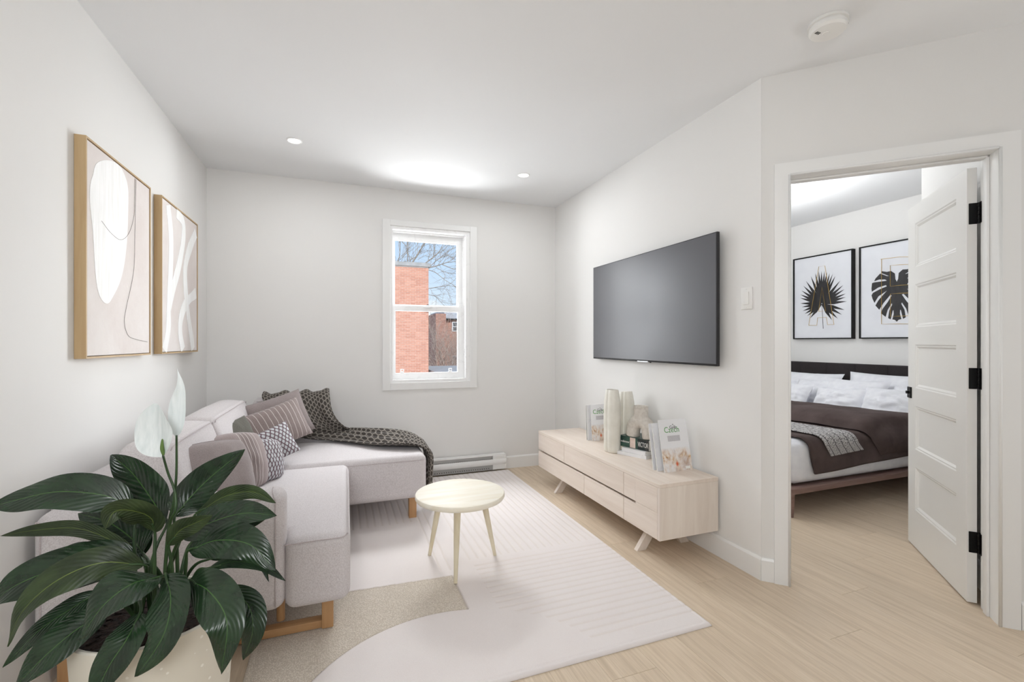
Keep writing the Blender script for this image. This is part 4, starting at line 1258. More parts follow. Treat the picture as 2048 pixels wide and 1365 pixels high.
def f_cover(nt):
    uv = nt.n('ShaderNodeTexCoord').outputs['UV']
    x, y, z = nt.sep(uv)
    n1 = nt.noise(uv, 3.2, 5, 0.6, 0.8)
    n2 = nt.noise(nt.n('ShaderNodeMapping', {0: uv, 'Location': (4, 2, 0)}).outputs[0], 5.0, 4, 0.6, 1.5)
    m = nt.m('MULTIPLY', nt.ramp(y, [(0.10, 0.55), (0.28, 1.0), (0.40, 0.5), (0.46, 0.0)]), nt.ramp(n1, [(0.28, 0.0), (0.55, 1.0)]))
    c = nt.ramp(n2, [(0.3, lin((150, 96, 44))), (0.45, lin((214, 176, 130))), (0.6, lin((238, 226, 212))), (0.8, lin((196, 138, 74)))])
    c = nt.mix(m, lin((240, 241, 244)), c)
    d = nt.n('ShaderNodeVectorMath', {0: uv, 1: (0.48, 0.14, 0)}, operation='DISTANCE').outputs['Value']
    c = nt.mix(nt.ramp(d, [(0.02, 0.9), (0.06, 0.0)]), c, lin((226, 92, 32)))
    d2 = nt.n('ShaderNodeVectorMath', {0: uv, 1: (0.80, 0.15, 0)}, operation='DISTANCE').outputs['Value']
    c = nt.mix(nt.m('MULTIPLY', nt.ramp(d2, [(0.03, 0.9), (0.2, 0.0)]), n1), c, lin((142, 84, 30)))
    return {'Base Color': c}


M_COVER = mat('magazine_cover', (240, 240, 243), 0.25, fn=f_cover)


def magazine(p, xdir, lean, w_, h_, t_, label, art=True, grp=None, cover=None):
    """standing booklet: p lower corner of the cover, xdir along the bottom edge, leaning back"""
    x_ = Vector(xdir).normalized()
    n_ = Vector((x_.y, -x_.x, 0))           # towards the viewer
    up = (Vector((0, 0, 1)) * cos(lean) - n_ * sin(lean))
    nn = x_.cross(up)
    M = frame(p, x_, up, nn)
    e_ = empty('magazine', p, label, 'magazine', grp)
    m = MB()
    m.grid(lambda u, v: M @ Vector((u * w_, v * h_, 0.0)), 1, 1)
    fr_ = m.obj('front_cover', M_COVER if art else (cover or M_PAPER), e_)
    m = MB().obox(M, (0, 0, -t_), (w_, h_, -0.0004))
    m.obj('pages', M_PAGES, e_)
    MB().obox(M, (-0.0006, 0, -t_ - 0.0006), (w_, h_, -t_)).obj('back_cover', M_PAPER, e_)
    if art:
        text_mb('Czech', M @ Matrix.Translation((w_ * 0.44, h_ * 0.795, 0.0003)), 0.047, sx=0.95, depth=0.0003).obj('lettering', M_LETG, e_)
        text_mb('Gulk', M @ Matrix.Translation((w_ * 0.49, h_ * 0.845, 0.0007)), 0.026, sx=1.0, depth=0.0003).obj('lettering', M_LETK, e_)
        text_mb('\u00b7il\u00b7', M @ Matrix.Translation((w_ * 0.50, h_ * 0.895, 0.0007)), 0.013, sx=1.0, depth=0.0003).obj('lettering', M_LETK, e_)
        MB().obox(M, (w_ * 0.26, h_ * 0.575, 0), (w_ * 0.70, h_ * 0.685, 0.0004)).obj('text_block', M_GREYBLK, e_)
        MB().obox(M, (w_ * 0.76, h_ * 0.03, 0), (w_ * 0.93, h_ * 0.08, 0.0004)).obj('price_label', M_LETTER, e_)
    return e_


xd = (0.985, 0.02, 0)
magazine((1.745, 2.155, ST), xd, 0.20, 0.205, 0.30, 0.004, 'white glossy magazine with green Czech title at the near end of the cabinet')
magazine((1.728, 2.195, ST), xd, 0.19, 0.20, 0.275, 0.007, 'plain white booklet leaning directly behind the nearest magazine', art=False)
magazine((1.722, 2.225, ST), xd, 0.17, 0.20, 0.27, 0.005, 'plain white booklet rearmost of the near upright bundle', art=False)
magazine((1.79, 3.04, ST), xd, 0.10, 0.165, 0.275, 0.004, 'glossy magazine with Czech title half hidden behind the tall vases')
magazine((1.770, 3.075, ST), xd, 0.06, 0.17, 0.27, 0.004, 'plain booklet standing behind the far magazine', art=False)
magazine((1.777, 3.10, ST), xd, 0.05, 0.17, 0.265, 0.003, 'dark-edged booklet at the back of the far upright bundle', art=False, cover=M_INK)
# ================================================================== PICTURES ON THE LEFT WALL
M_CANVAS = mat('blush_canvas', (226, 219, 215), 0.8, fn=lambda nt: {'Base Color': nt.ramp(nt.noise(nt.coord('Object'), 3, 5, 0.6), [(0.35, lin((222, 213, 209))), (0.7, lin((233, 228, 225)))]), 'Normal': nt.bump(nt.noise(nt.coord('Object', (1, 1, 0.5)), 12, 6, 0.6, 2.5), 0.35, 0.006)})
M_IMPASTO = mat('white_impasto', (250, 250, 249), 0.7, fn=lambda nt: {'Base Color': nt.ramp(nt.noise(nt.coord('Object', (1, 9, 0.7)), 9, 4), [(0.3, lin((243, 243, 241))), (0.6, lin((253, 253, 253)))]), 'Normal': nt.bump(nt.noise(nt.coord('Object', (1, 14, 0.8)), 9, 4), 0.5, 0.004)})
M_THREAD = mat('fine_dark_line', (120, 112, 108), 0.8, fn=lambda nt: {'Base Color': nt.ramp(nt.noise(nt.coord(), 50), [(0.3, lin((100, 94, 90))), (0.7, lin((140, 132, 126)))])})
PX = XL + 0.036


def wall_picture(y0, y1, z0, z1, label):
    e_ = empty('framed_canvas', (XL, (y0 + y1) / 2, z0), label, 'picture', 'abstract canvases on the left wall')
    f_ = 0.008
    for a, b in (((y0, z0), (y0 + f_, z1)), ((y1 - f_, z0), (y1, z1)), ((y0 + f_, z0), (y1 - f_, z0 + f_)), ((y0 + f_, z1 - f_), (y1 - f_, z1))):
        MB().box((XL + 0.001, a[0], a[1]), (XL + 0.038, b[0], b[1])).obj('frame_bar', M_FRAMEWOOD, e_)
    MB().box((XL + 0.004, y0 + f_ + 0.003, z0 + f_ + 0.003), (PX - 0.002, y1 - f_ - 0.003, z1 - f_ - 0.003)).obj('canvas', M_CANVAS, e_)
    return e_


def ribbon(pts, w_, x, t_=0.0012):
    P = catmull([(x, p[0], p[1]) for p in pts], 40)
    m = MB()
    L_, R_ = [], []
    for i, p in enumerate(P):
        t = (P[min(i + 1, 40)] - P[max(i - 1, 0)]).normalized()
        s = Vector((0, -t.z, t.y)) * w_ / 2 * (0.85 + 0.2 * noise.noise(p * 7))
        L_.append(p + s)
        R_.append(p - s)
    n = len(P)
    d_ = Vector((t_, 0, 0))
    m.add(L_ + R_ + [p + d_ for p in L_] + [p + d_ for p in R_],
          [(2 * n + i, 2 * n + i + 1, 3 * n + i + 1, 3 * n + i) for i in range(n - 1)] + [(i, i + 1, 2 * n + i + 1, 2 * n + i) for i in range(n - 1)] + [(n + i, 3 * n + i, 3 * n + i + 1, n + i + 1) for i in range(n - 1)])
    return m


c1 = wall_picture(2.242, 2.888, 1.136, 2.006, 'oak framed blush canvas with one large white oval, nearer the viewer')
bl_ = [Vector((PX - 0.0018, a, b)) for a, b in BLOB]
nb_ = len(bl_)
bl_ = catmull(bl_[-3:] + bl_ + bl_[:3], (nb_ + 5) * 6)[18:18 + nb_ * 6]
MB().poly(bl_, (0.0014, 0, 0)).obj('white_oval', M_IMPASTO, c1)
for ln_ in (LINE_A, LINE_B):
    MB().tube(catmull([(PX - 0.0008 + 0.0006, a, min(max(b, 1.15), 1.99)) for a, b in ln_], 60), 0.0008, 5).obj('drawn_line', M_THREAD, c1)
c2 = wall_picture(3.044, 3.722, 1.136, 2.016, 'oak framed blush canvas with crossing white brush strokes, nearer the back wall')
for i, s_ in enumerate(STROKES):
    ribbon([(min(max(a, 3.075), 3.69), min(max(b, 1.155), 1.99)) for a, b in s_], 0.085, PX - 0.0018, 0.0010 + 0.0003 * i).obj('brush_stroke', M_IMPASTO, c2)

# ================================================================== PEACE LILY
def f_leaf(light, dark, mid):
    def fn(nt):
        uv = nt.n('ShaderNodeTexCoord').outputs['UV']
        x, y, z = nt.sep(uv)
        ax = nt.m('ABSOLUTE', nt.m('SUBTRACT', x, 0.5))
        ph = nt.m('SUBTRACT', nt.m('MULTIPLY', y, 26.0), nt.m('MULTIPLY', ax, 16.0))
        v = nt.m('ADD', nt.m('MULTIPLY', nt.m('SINE', nt.m('MULTIPLY', ph, 3.1416)), 0.5), 0.5)
        nz = nt.noise(nt.coord('Object'), 22, 3)
        c = nt.ramp(nz, [(0.3, lin(dark)), (0.7, lin(light))])
        c = nt.mix(nt.m('MULTIPLY', nt.ramp(v, [(0.0, 1.0), (0.25, 0.0)]), 0.12), c, lin(dark))
        c = nt.mix(nt.ramp(ax, [(0.006, 0.6), (0.016, 0.0)]), c, lin(mid))
        h = nt.m('ADD', nt.m('MULTIPLY', v, 0.5), nt.m('MULTIPLY', nz, 0.5))
        return {'Base Color': c, 'Normal': nt.bump(h, 0.32, 0.004)}
    return fn


M_LEAF = mat('glossy_leaf', (40, 66, 38), 0.26, spec=0.55, fn=f_leaf((36, 60, 36), (19, 36, 21), (78, 118, 56)))
M_LEAFU = mat('leaf_underside', (58, 72, 42), 0.45, spec=0.4, fn=f_leaf((58, 74, 42), (36, 48, 28), (132, 152, 70)))
M_STEM = mat('green_stem', (44, 70, 36), 0.4, fn=lambda nt: {'Base Color': nt.ramp(nt.noise(nt.coord('Object', (1, 1, 0.2)), 40), [(0.3, lin((32, 54, 28))), (0.7, lin((56, 84, 44)))])})
M_SPATHE = mat('white_spathe', (226, 232, 232), 0.5, fn=lambda nt: {'Base Color': nt.ramp(nt.noise(nt.coord('Object', (6, 6, 1)), 14, 3), [(0.3, lin((214, 222, 222))), (0.7, lin((234, 239, 239)))]), 'Normal': nt.bump(nt.noise(nt.coord('Object', (8, 8, 1)), 12, 2), 0.2, 0.003)}, **{'Subsurface Weight': 0.0})


def f_pot(nt):
    v = nt.coord('Object')
    vo = nt.n('ShaderNodeTexVoronoi', {'Vector': v, 'Scale': 42.0, 'Randomness': 1.0})
    sp = nt.m('MULTIPLY', nt.m('LESS_THAN', vo.outputs['Distance'], 0.16), nt.m('GREATER_THAN', nt.sep(vo.outputs['Color'])[0], 0.25))
    c = nt.ramp(nt.noise(v, 4, 3), [(0.3, lin((216, 211, 198))), (0.7, lin((225, 221, 209)))])
    return {'Base Color': nt.mix(sp, c, lin((240, 238, 230)))}


M_POT = mat('speckled_stoneware', (204, 198, 185), 0.55, fn=f_pot)
M_SOIL = mat('dark_potting_soil', (38, 28, 25), 0.95, fn=lambda nt: {'Base Color': nt.ramp(nt.noise(nt.coord('Object', (1, 3, 1)), 40, 4), [(0.35, lin((24, 17, 16))), (0.7, lin((66, 48, 42)))]), 'Normal': nt.bump(nt.noise(nt.coord(), 60, 3), 0.8, 0.01)})
pc = Vector((-0.45, 1.45, 0))
pl = empty('potted_peace_lily', pc, 'peace lily with glossy dark leaves and white flowers in a speckled beige pot', 'plant')
MB().lathe([(0.0001, 0.0), (0.135, 0.0), (0.142, 0.006), (0.160, 0.25), (0.1745, 0.485), (0.176, 0.496), (0.173, 0.5), (0.167, 0.499), (0.163, 0.49), (0.160, 0.46), (0.0001, 0.455)], pc, 64).obj('pot', M_POT, pl, True, 40)
so = MB().lathe([(0.0001, 0.476), (0.08, 0.472), (0.1615, 0.462)], pc, 48).obj('soil', M_SOIL, pl, True)
mb = MB()
for i in range(220):
    a, r = random.uniform(0, 2 * pi), 0.122 * sqrt(random.random())
    p = Vector((pc.x + r * cos(a), pc.y + r * sin(a), 0.474 - r * 0.06))
    Mx = Matrix.Translation(p) @ Matrix.Rotation(random.uniform(0, pi), 4, 'Z') @ Matrix.Rotation(random.uniform(-.5, .5), 4, 'X')
    L_ = random.uniform(0.012, 0.034)
    mb.rbox((-L_, -random.uniform(.003, .006), -0.002), (L_, random.uniform(.003, .006), 0.003), 0.001, 1, Mx)
o = mb.obj('bark_mulch', M_SOIL, pl)
o['kind'] = 'stuff'


def leaf_w(t, tip=0.85):
    f = (t ** 0.62) * (1 - t) ** tip
    tm = 0.62 / (0.62 + tip)
    return f / ((tm ** 0.62) * (1 - tm) ** tip)


def leaf_mesh(pts, width, nrm, fold=0.22, nu=8, nv=26, wave=0.05, tip=0.85, seed=0.0, cup=0.0):
    P = catmull(pts, nv)
    n0_ = Vector(nrm)
    m = MB()

    def fn(u, v):
        i = int(v * nv + 0.5)
        t = (P[min(i + 1, nv)] - P[max(i - 1, 0)]).normalized()
        s_ = t.cross(n0_).normalized()
        nn = s_.cross(t).normalized()
        if nn.dot(n0_) < 0:
            nn = -nn
        hw_ = width / 2 * leaf_w(min(max(v, 0.004), 0.998), tip)
        a = 2 * u - 1
        lift = hw_ * (fold * abs(a) - 0.32 * fold * a * a * 2.2 + cup * a * a) + width * wave * a * a * sin(v * 9 + seed + (1.5 if a > 0 else 0))
        return P[i] + s_ * (a * hw_) + nn * lift
    m.grid(fn, nu, nv)
    return m


for i, (pts, wd_, nr_, mi_, base_) in enumerate(LEAVES):
    lo_ = leaf_mesh(pts, wd_ * 1.06, nr_, 0.30 + 0.12 * sin(i * 2.3), seed=i * 1.7).obj('leaf', M_LEAFU if mi_ else M_LEAF, pl, True)
    p0, p1 = Vector(pts[0]), Vector(pts[1])
    b_ = Vector(base_)
    tdir = (p1 - p0).normalized()
    mid_ = b_.lerp(p0, 0.55) + Vector((0, 0, 0.035))
    MB().tube(catmull([b_, mid_, p0 - tdir * 0.004, p0 + tdir * 0.03], 22), [0.0052 - 0.0030 * k_ / 22 for k_ in range(23)], 8).obj('petiole', M_STEM, lo_, True)
for i, (pts, wd_, nr_, stm) in enumerate(SPATHES):
    so_ = leaf_mesh(pts, wd_, nr_, 0.25, tip=0.78 if i == 0 else 1.7, seed=i, cup=0.25, wave=0.03).obj('spathe', M_SPATHE, pl, True)
    st2 = stm + [[-0.44, 1.44, 0.485]]
    MB().tube(catmull(st2, 40), [0.0026 + 0.0014 * k_ / 40 for k_ in range(41)], 8).obj('flower_stem', M_STEM, so_, True)
    if i == 0:
        MB().tube(catmull(SPADIX, 12), [0.003, 0.0035, 0.004, 0.0044, 0.0046, 0.0046, 0.0045, 0.0042, 0.0038, 0.0034, 0.003, 0.0024, 0.001], 10).obj('spadix', mat('green_spadix', (96, 124, 62), 0.6, fn=lambda nt: {'Normal': nt.bump(nt.noise(nt.coord(), 400), 0.5, 0.002)}), so_, True)

# ================================================================== BEDROOM
M_DUVET = mat('dark_brown_cotton', (78, 67, 65), 0.9, spec=0.2, fn=lambda nt: {'Base Color': nt.ramp(nt.noise(nt.coord(), 7, 4), [(0.3, lin((70, 59, 57))), (0.7, lin((86, 74, 72)))]), 'Normal': nt.bump(nt.noise(nt.coord('Object', (1, 2.5, 1)), 7, 4, 0.5, 0.8), 0.25, 0.02)})
M_LINEN = mat('white_bed_linen', (232, 233, 237), 0.85, spec=0.2, fn=lambda nt: {'Normal': nt.bump(nt.noise(nt.coord(), 8, 5, 0.55, 1.0), 0.25, 0.02), 'Base Color': nt.ramp(nt.noise(nt.coord(), 14), [(0.3, lin((220, 221, 227))), (0.7, lin((230, 231, 235)))])})
M_HEAD = mat('dark_upholstery', (48, 43, 44), 0.85, spec=0.2, fn=lambda nt: {'Base Color': nt.ramp(nt.noise(nt.coord(), 300, 2), [(0.3, lin((40, 36, 37))), (0.7, lin((56, 51, 52)))]), 'Normal': nt.bump(nt.noise(nt.coord(), 300, 2), 0.2, 0.001)})
bed = empty('double_bed', (3.85, 3.05, 0), 'double bed with dark upholstered headboard and thin walnut frame', 'bed')
for a, b in (((2.86, 2.235, 0.16), (4.80, 2.275, 0.205)), ((2.86, 3.85, 0.16), (4.80, 3.89, 0.205)), ((2.86, 2.276, 0.16), (2.90, 3.849, 0.205)), ((4.76, 2.276, 0.16), (4.80, 3.849, 0.205))):
    MB().rbox(a, b, 0.008, 3).obj('frame_rail', M_BEDWOOD, bed, True, 40)
MB().box((2.901, 2.276, 0.175), (4.759, 3.849, 0.198)).obj('slat_base', M_BEDWOOD, bed)
for x_, y_ in ((2.895, 2.265), (2.895, 3.86), (4.72, 2.265), (4.72, 3.86)):
    MB().lathe([(0.0001, 0), (0.013, 0), (0.019, 0.1), (0.021, 0.162)], (x_, y_, 0), 16).obj('leg', M_BEDWOOD, bed, True, 40)
MB().rbox((2.90, 2.255, 0.206), (4.80, 3.87, 0.515), 0.075, 6).obj('mattress', M_LINEN, bed, True)
hb = MB().rbox((4.825, 2.20, 0.10), (4.885, 3.95, 0.985), 0.018, 4).obj('headboard', M_HEAD, bed, True)
for j in range(6):
    MB().rbox((4.812, 2.205 + j * 0.29, 0.42), (4.83, 2.205 + (j + 1) * 0.29 - 0.001, 0.80), 0.004, 2).obj('padded_panel', M_HEAD, bed, True)
    MB().rbox((4.812, 2.205 + j * 0.29, 0.804), (4.83, 2.205 + (j + 1) * 0.29 - 0.001, 0.978), 0.004, 2).obj('padded_panel', M_HEAD, bed, True)


def drape(x0, x1, ztop, zl0, zl1, ynear, yfar=3.92, thick=0.0, nx_=40, skew=0.0, bulge=0.0, wr=0.006, seed=0):
    m = MB()

    def fn(u, v):
        x_ = x0 + (x1 - x0) * u
        zlow = zl0 + (zl1 - zl0) * u
        bz = bulge * max(1 - abs(2 * u - 1) ** 5, 0) ** 0.5
        if v < 0.62:
            t = v / 0.62
            y_ = yfar + (ynear + 0.07 - yfar) * t
            z_ = ztop + bz
        elif v < 0.76:
            a = (v - 0.62) / 0.14 * pi / 2
            y_ = ynear + 0.07 - 0.07 * sin(a)
            z_ = ztop + bz - 0.07 * (1 - cos(a))
        else:
            t = (v - 0.76) / 0.24
            y_ = ynear - bz * 0.5 * sin(pi * t)
            z_ = (ztop + bz - 0.07) * (1 - t) + zlow * t
        x_ += skew * max(0, (v - 0.3)) / 0.7
        k_ = noise.noise(Vector((x_ * 3.2, y_ * 3.2 + z_ * 5, seed))) * wr
        return (x_, y_ - (k_ if v > 0.7 else 0) - 0.001, z_ + (abs(k_) if v <= 0.7 else 0))
    m.grid(fn, nx_, 46)
    return m


dv = drape(2.955, 4.2, 0.526, 0.285, 0.335, 2.238, skew=0.12, wr=0.012).obj('duvet', M_DUVET, None, True)
tag(dv, 'dark brown duvet spread over the bed and folded back near the pillows', 'duvet')
q_ = dv.modifiers.new('thickness', 'SOLIDIFY')
q_.thickness = 0.012
q_.offset = 1
fo = drape(3.46, 4.16, 0.548, 0.36, 0.37, 2.222, yfar=3.93, skew=0.30, bulge=0.10, wr=0.016, seed=4).obj('folded_edge', M_DUVET, dv, True)


def f_runner(nt):
    x, y, z = nt.sep(nt.n('ShaderNodeTexCoord').outputs['UV'])
    a = nt.noise(nt.coord('UV', (50, 90, 1)), 1, 1)
    b = nt.noise(nt.coord('UV', (14, 260, 1)), 1, 1)
    rows = nt.m('ABSOLUTE', nt.m('SUBTRACT', nt.m('FRACT', nt.m('MULTIPLY', x, 5.0)), 0.5))
    m_ = nt.m('ADD', nt.m('MULTIPLY', a, 0.6), nt.m('MULTIPLY', b, 0.4))
    c = nt.ramp(m_, [(0.42, lin((60, 57, 58))), (0.52, lin((190, 187, 186)))], 'LINEAR')
    c = nt.mix(nt.m('LESS_THAN', rows, 0.05), c, lin((70, 66, 66)))
    return {'Base Color': c, 'Normal': nt.bump(m_, 0.4, 0.003)}


M_RUNNER = mat('patterned_runner', (180, 176, 175), 0.9, fn=f_runner)
rn_ = drape(3.06, 3.40, 0.5465, 0.40, 0.42, 2.2225, yfar=3.90, skew=0.16, wr=0.004, seed=2).obj('bed_runner', M_RUNNER, None, True)
q_ = rn_.modifiers.new('thickness', 'SOLIDIFY')
q_.thickness = 0.006
q_.offset = 1
tag(rn_, 'grey and white patterned woven runner laid across the dark duvet', 'bed runner')
BP = 'white pillows on the bed'
for i, (c_, n_, r_, w_, h_, t_, lab) in enumerate([
    ((4.66, 3.50, 0.70), (-0.9, 0, 0.42), 0, 0.74, 0.40, 0.16, 'large white pillow leaning on the headboard, far side of the gap'),
    ((4.66, 2.66, 0.72), (-0.9, 0, 0.42), 0, 0.84, 0.42, 0.16, 'large white pillow leaning on the headboard, side nearer the open door'),
    ((4.50, 3.27, 0.67), (-0.9, 0.05, 0.42), 0, 0.46, 0.33, 0.13, 'white pillow in the middle row, between the far pair in front of it'),
    ((4.47, 2.88, 0.69), (-0.88, 0, 0.45), 0, 0.56, 0.36, 0.14, 'white pillow in the middle row, mostly hidden by the two front ones'),
    ((4.29, 3.38, 0.65), (-0.86, 0.05, 0.45), 0, 0.44, 0.30, 0.14, 'small white pillow in the front row cut off by the door casing'),
    ((4.26, 2.87, 0.645), (-0.86, 0.0, 0.45), 3, 0.46, 0.29, 0.15, 'small white pillow standing in the middle of the front row'),
    ((4.30, 2.45, 0.655), (-0.86, -0.10, 0.45), -2, 0.48, 0.34, 0.16, 'white pillow in the front row next to the folded duvet corner'),
    ((4.50, 2.38, 0.66), (-0.88, -0.05, 0.42), 0, 0.40, 0.34, 0.14, 'white pillow partly hidden by the edge of the open door')]):
    pillow('pillow', M_LINEN, c_, n_, r_, w_, h_, t_ * 1.3, lab, 'pillow', BP, 20 + i, 24, 0.50, 0.016, 0.08)

# framed leaf prints over the bed
M_PRINT = mat('pale_print_paper', (216, 218, 224), 0.4, fn=lambda nt: {'Base Color': nt.ramp(nt.noise(nt.coord(), 5), [(0.3, lin((224, 226, 232))), (0.7, lin((230, 232, 237)))])})
M_LEAFBLK = mat('black_leaf_print', (28, 26, 30), 0.5, fn=lambda nt: {'Base Color': nt.ramp(nt.noise(nt.coord('Object', (1, 4, 1)), 10, 3), [(0.4, lin((16, 14, 17))), (0.8, lin((44, 41, 44)))])})
M_GOLD = mat('gold_foil', (200, 164, 84), 0.35, 0.5, fn=lambda nt: {'Roughness': nt.ramp(nt.noise(nt.coord(), 50), [(0.3, 0.3), (0.7, 0.45)])})
FX = 4.865


def leaf_print(y0, y1, z0, z1, label):
    e_ = empty('framed_print', (4.9, (y0 + y1) / 2, z0), label, 'picture', 'framed leaf prints over the bed')
    f_ = 0.012
    for a, b in (((y0, z0), (y0 + f_, z1)), ((y1 - f_, z0), (y1, z1)), ((y0 + f_, z0), (y1 - f_, z0 + f_)), ((y0 + f_, z1 - f_), (y1 - f_, z1))):
        MB().box((FX - 0.012, a[0], a[1]), (4.899, b[0], b[1])).obj('frame_bar', M_BLACK, e_)
    MB().box((FX, y0 + f_, z0 + f_), (4.895, y1 - f_, z1 - f_)).obj('print_sheet', M_PRINT, e_)
    return e_


p1_ = leaf_print(3.128, 3.778, 1.237, 2.152, 'black framed print of a dark palm fan with a gold outlined letter A')
m = MB()
pc0 = Vector((FX - 0.0012, *PALM_C[0]))
root = Vector((FX - 0.0012, *PALM_C[2]))
for i, tp in enumerate(PALM_TIPS):
    T_ = Vector((FX - 0.0012 - 0.00004 * i, *tp))
    d_ = T_ - root
    s_ = Vector((0, -d_.z, d_.y)).normalized() * 0.017
    b0 = root + d_ * 0.02
    m.add([b0 + s_ * 0.3, b0 - s_ * 0.3, root + d_ * 0.5 - s_, T_, root + d_ * 0.5 + s_], [(0, 1, 2, 3, 4)])
m.tube([(FX - 0.001, *PALM_C[1]), tuple(root)], 0.0022, 5)
m.obj('palm_fan', M_LEAFBLK, p1_)
m = MB()
for L_ in (LETTER_A, LETTER_A2):
    m.tube([(FX - 0.004, *a) for a in L_], 0.0019, 5)
m.obj('gold_letter', M_GOLD, p1_)
p2_ = leaf_print(2.416, 3.066, 1.237, 2.152, 'black framed print of a dark split leaf with a gold outlined letter E')
ym = MON[0][0]
pts_ = [(min(max(a, ym), 3.02), b) for a, b in MON]
m = MB()
m.poly([(FX - 0.002, a, b) for a, b in pts_], (0.0015, 0, 0))
m.poly([(FX - 0.002, 2 * ym - a, b) for a, b in pts_], (0.0015, 0, 0))
m.obj('split_leaf', M_LEAFBLK, p2_)
m = MB()
for L_ in (LETTER_E, LETTER_E2, LETTER_E3):
    m.tube([(FX - 0.004, *a) for a in L_], 0.0019, 5)
m.obj('gold_letter', M_GOLD, p2_)
# ================================================================== OUTSIDE THE WINDOW
M_GROUND = mat('asphalt_and_gravel', (150, 146, 140), 0.95, fn=lambda nt: {'Base Color': nt.ramp(nt.noise(nt.coord(), 2, 5), [(0.3, lin((130, 126, 120))), (0.7, lin((168, 164, 158)))])})
struct(MB().box((-60, 6, -3.6), (80, 120, -3.4)).obj('ground', M_GROUND))


def f_brick(light, dark):
    def fn(nt):
        v = nt.coord('Object')
        c = nt.ramp(nt.n('ShaderNodeTexWhiteNoise', {0: nt.n('ShaderNodeVectorMath', {0: nt.n('ShaderNodeVectorMath', {0: v, 1: (0.225, 1.0, 0.0735)}, operation='DIVIDE').outputs[0]}, operation='FLOOR').outputs[0]}).outputs['Value'], [(0.0, lin(dark)), (1.0, lin(light))])
        return {'Base Color': c, 'Normal': nt.bump(nt.noise(v, 30, 3), 0.3, 0.01)}
    return fn


M_BRICK = mat('orange_brick', (206, 142, 116), 0.9, fn=f_brick((226, 168, 144), (206, 144, 120)))
M_MORTAR = mat('pale_mortar', (240, 228, 220), 0.95, fn=lambda nt: {'Base Color': nt.ramp(nt.noise(nt.coord(), 12), [(0.3, lin((234, 222, 213))), (0.7, lin((246, 236, 229)))])})
M_COPING = mat('grey_coping', (176, 174, 172), 0.8, fn=lambda nt: {'Base Color': nt.ramp(nt.noise(nt.coord(), 6), [(0.3, lin((164, 162, 160))), (0.7, lin((188, 186, 184)))])})
bb = empty('brick_building', (1.0, 21.5, -3.4), 'orange brick building with flat grey coping seen through the window', 'building')
bx0, bx1, by, bz = -2.5, 3.585, 20.0, 4.50
MB().box((bx0, by + 0.012, -3.4), (bx1 - 0.006, by + 4.5, bz)).obj('wall', M_MORTAR, bb)
m = MB()
row = 0
zz = -1.35
while zz < bz - 0.07:
    xx = bx1 - (0.1125 if row % 2 else 0.0)
    if row % 2:
        m.box((xx + 0.010, by - 0.001, zz), (bx1 - 0.0005, by + 0.02, zz + 0.058))
    while xx > 0.4:
        m.box((xx - 0.215, by - random.uniform(0, .002), zz), (xx, by + 0.02, zz + 0.058))
        xx -= 0.225
    zz += 0.0735
    row += 1
for r_ in range(79):
    m.box((bx1 - 0.02, by + 0.002, -1.35 + r_ * 0.0735), (bx1, by + 2.0, -1.35 + r_ * 0.0735 + 0.058))
o = m.obj('brickwork', M_BRICK, bb)
o['kind'] = 'stuff'
MB().box((bx0 - 0.1, by - 0.08, bz), (bx1 + 0.06, by + 4.6, bz + 0.16)).obj('coping', M_COPING, bb)
MB().lathe([(0.0001, 0.10), (0.03, 0.09), (0.17, 0.0), (0.0001, -0.002)], (bx1 - 0.05, by - 0.18, 2.74), 16).obj('lamp_shade', M_SLOT, bb, True, 40)
MB().rbox((bx1 - 0.08, by - 0.18, 2.82), (bx1 - 0.04, by, 2.85), 0.004, 1).obj('lamp_arm', M_SLOT, bb)

# low flat roofed garage
gr = empty('garage', (5.5, 20, -3.4), 'low garage with flat pale grey roof below the window view', 'building')
MB().box((3.75, 18.6, -3.4), (12.0, 23.5, -0.16)).obj('wall', M_BRICK, gr)
MB().box((3.68, 18.5, -0.16), (12.1, 23.6, -0.02)).obj('roof', M_COPING, gr)

# far brick house
M_BRICK2 = mat('rust_brick', (150, 106, 90), 0.9, fn=f_brick((196, 152, 134), (172, 128, 112)))
M_MANSARD = mat('grey_shingle', (186, 186, 190), 0.85, fn=lambda nt: {'Base Color': nt.ramp(nt.noise(nt.coord('Object', (1, 1, 4)), 4, 3), [(0.35, lin((166, 166, 170))), (0.7, lin((204, 204, 207)))])})
M_PANE = mat('dark_window_glass', (70, 76, 82), 0.1, fn=lambda nt: {'Base Color': nt.ramp(nt.noise(nt.coord(), 2), [(0.3, lin((58, 64, 70))), (0.7, lin((92, 98, 104)))])})
fb_ = empty('far_house', (9.5, 36, -3.4), 'rust brick house with grey mansard roof far beyond the garage', 'building')
MB().box((7.15, 33.4, -3.4), (16, 40, 2.97)).obj('wall', M_BRICK2, fb_)
MB().box((6.42, 32.9, -3.4), (7.16, 38, 3.30)).obj('stair_tower', M_BRICK2, fb_)
mm = MB()
mm.add([(7.16, 33.25, 2.97), (16.1, 33.25, 2.97), (16.1, 33.6, 3.62), (7.16, 33.6, 3.62), (7.16, 40, 2.97), (16.1, 40, 2.97), (7.16, 39, 3.62), (16.1, 39, 3.62)], [(0, 1, 2, 3), (3, 2, 7, 6), (0, 3, 6, 4), (1, 5, 7, 2), (4, 6, 7, 5)])
mm.obj('mansard_roof', M_MANSARD, fb_)
MB().box((7.16, 33.15, 2.86), (16.1, 33.4, 2.97)).obj('shadowed_eaves', M_SLOT, fb_)  # strip coloured dark, standing for the shadow under the roof edge
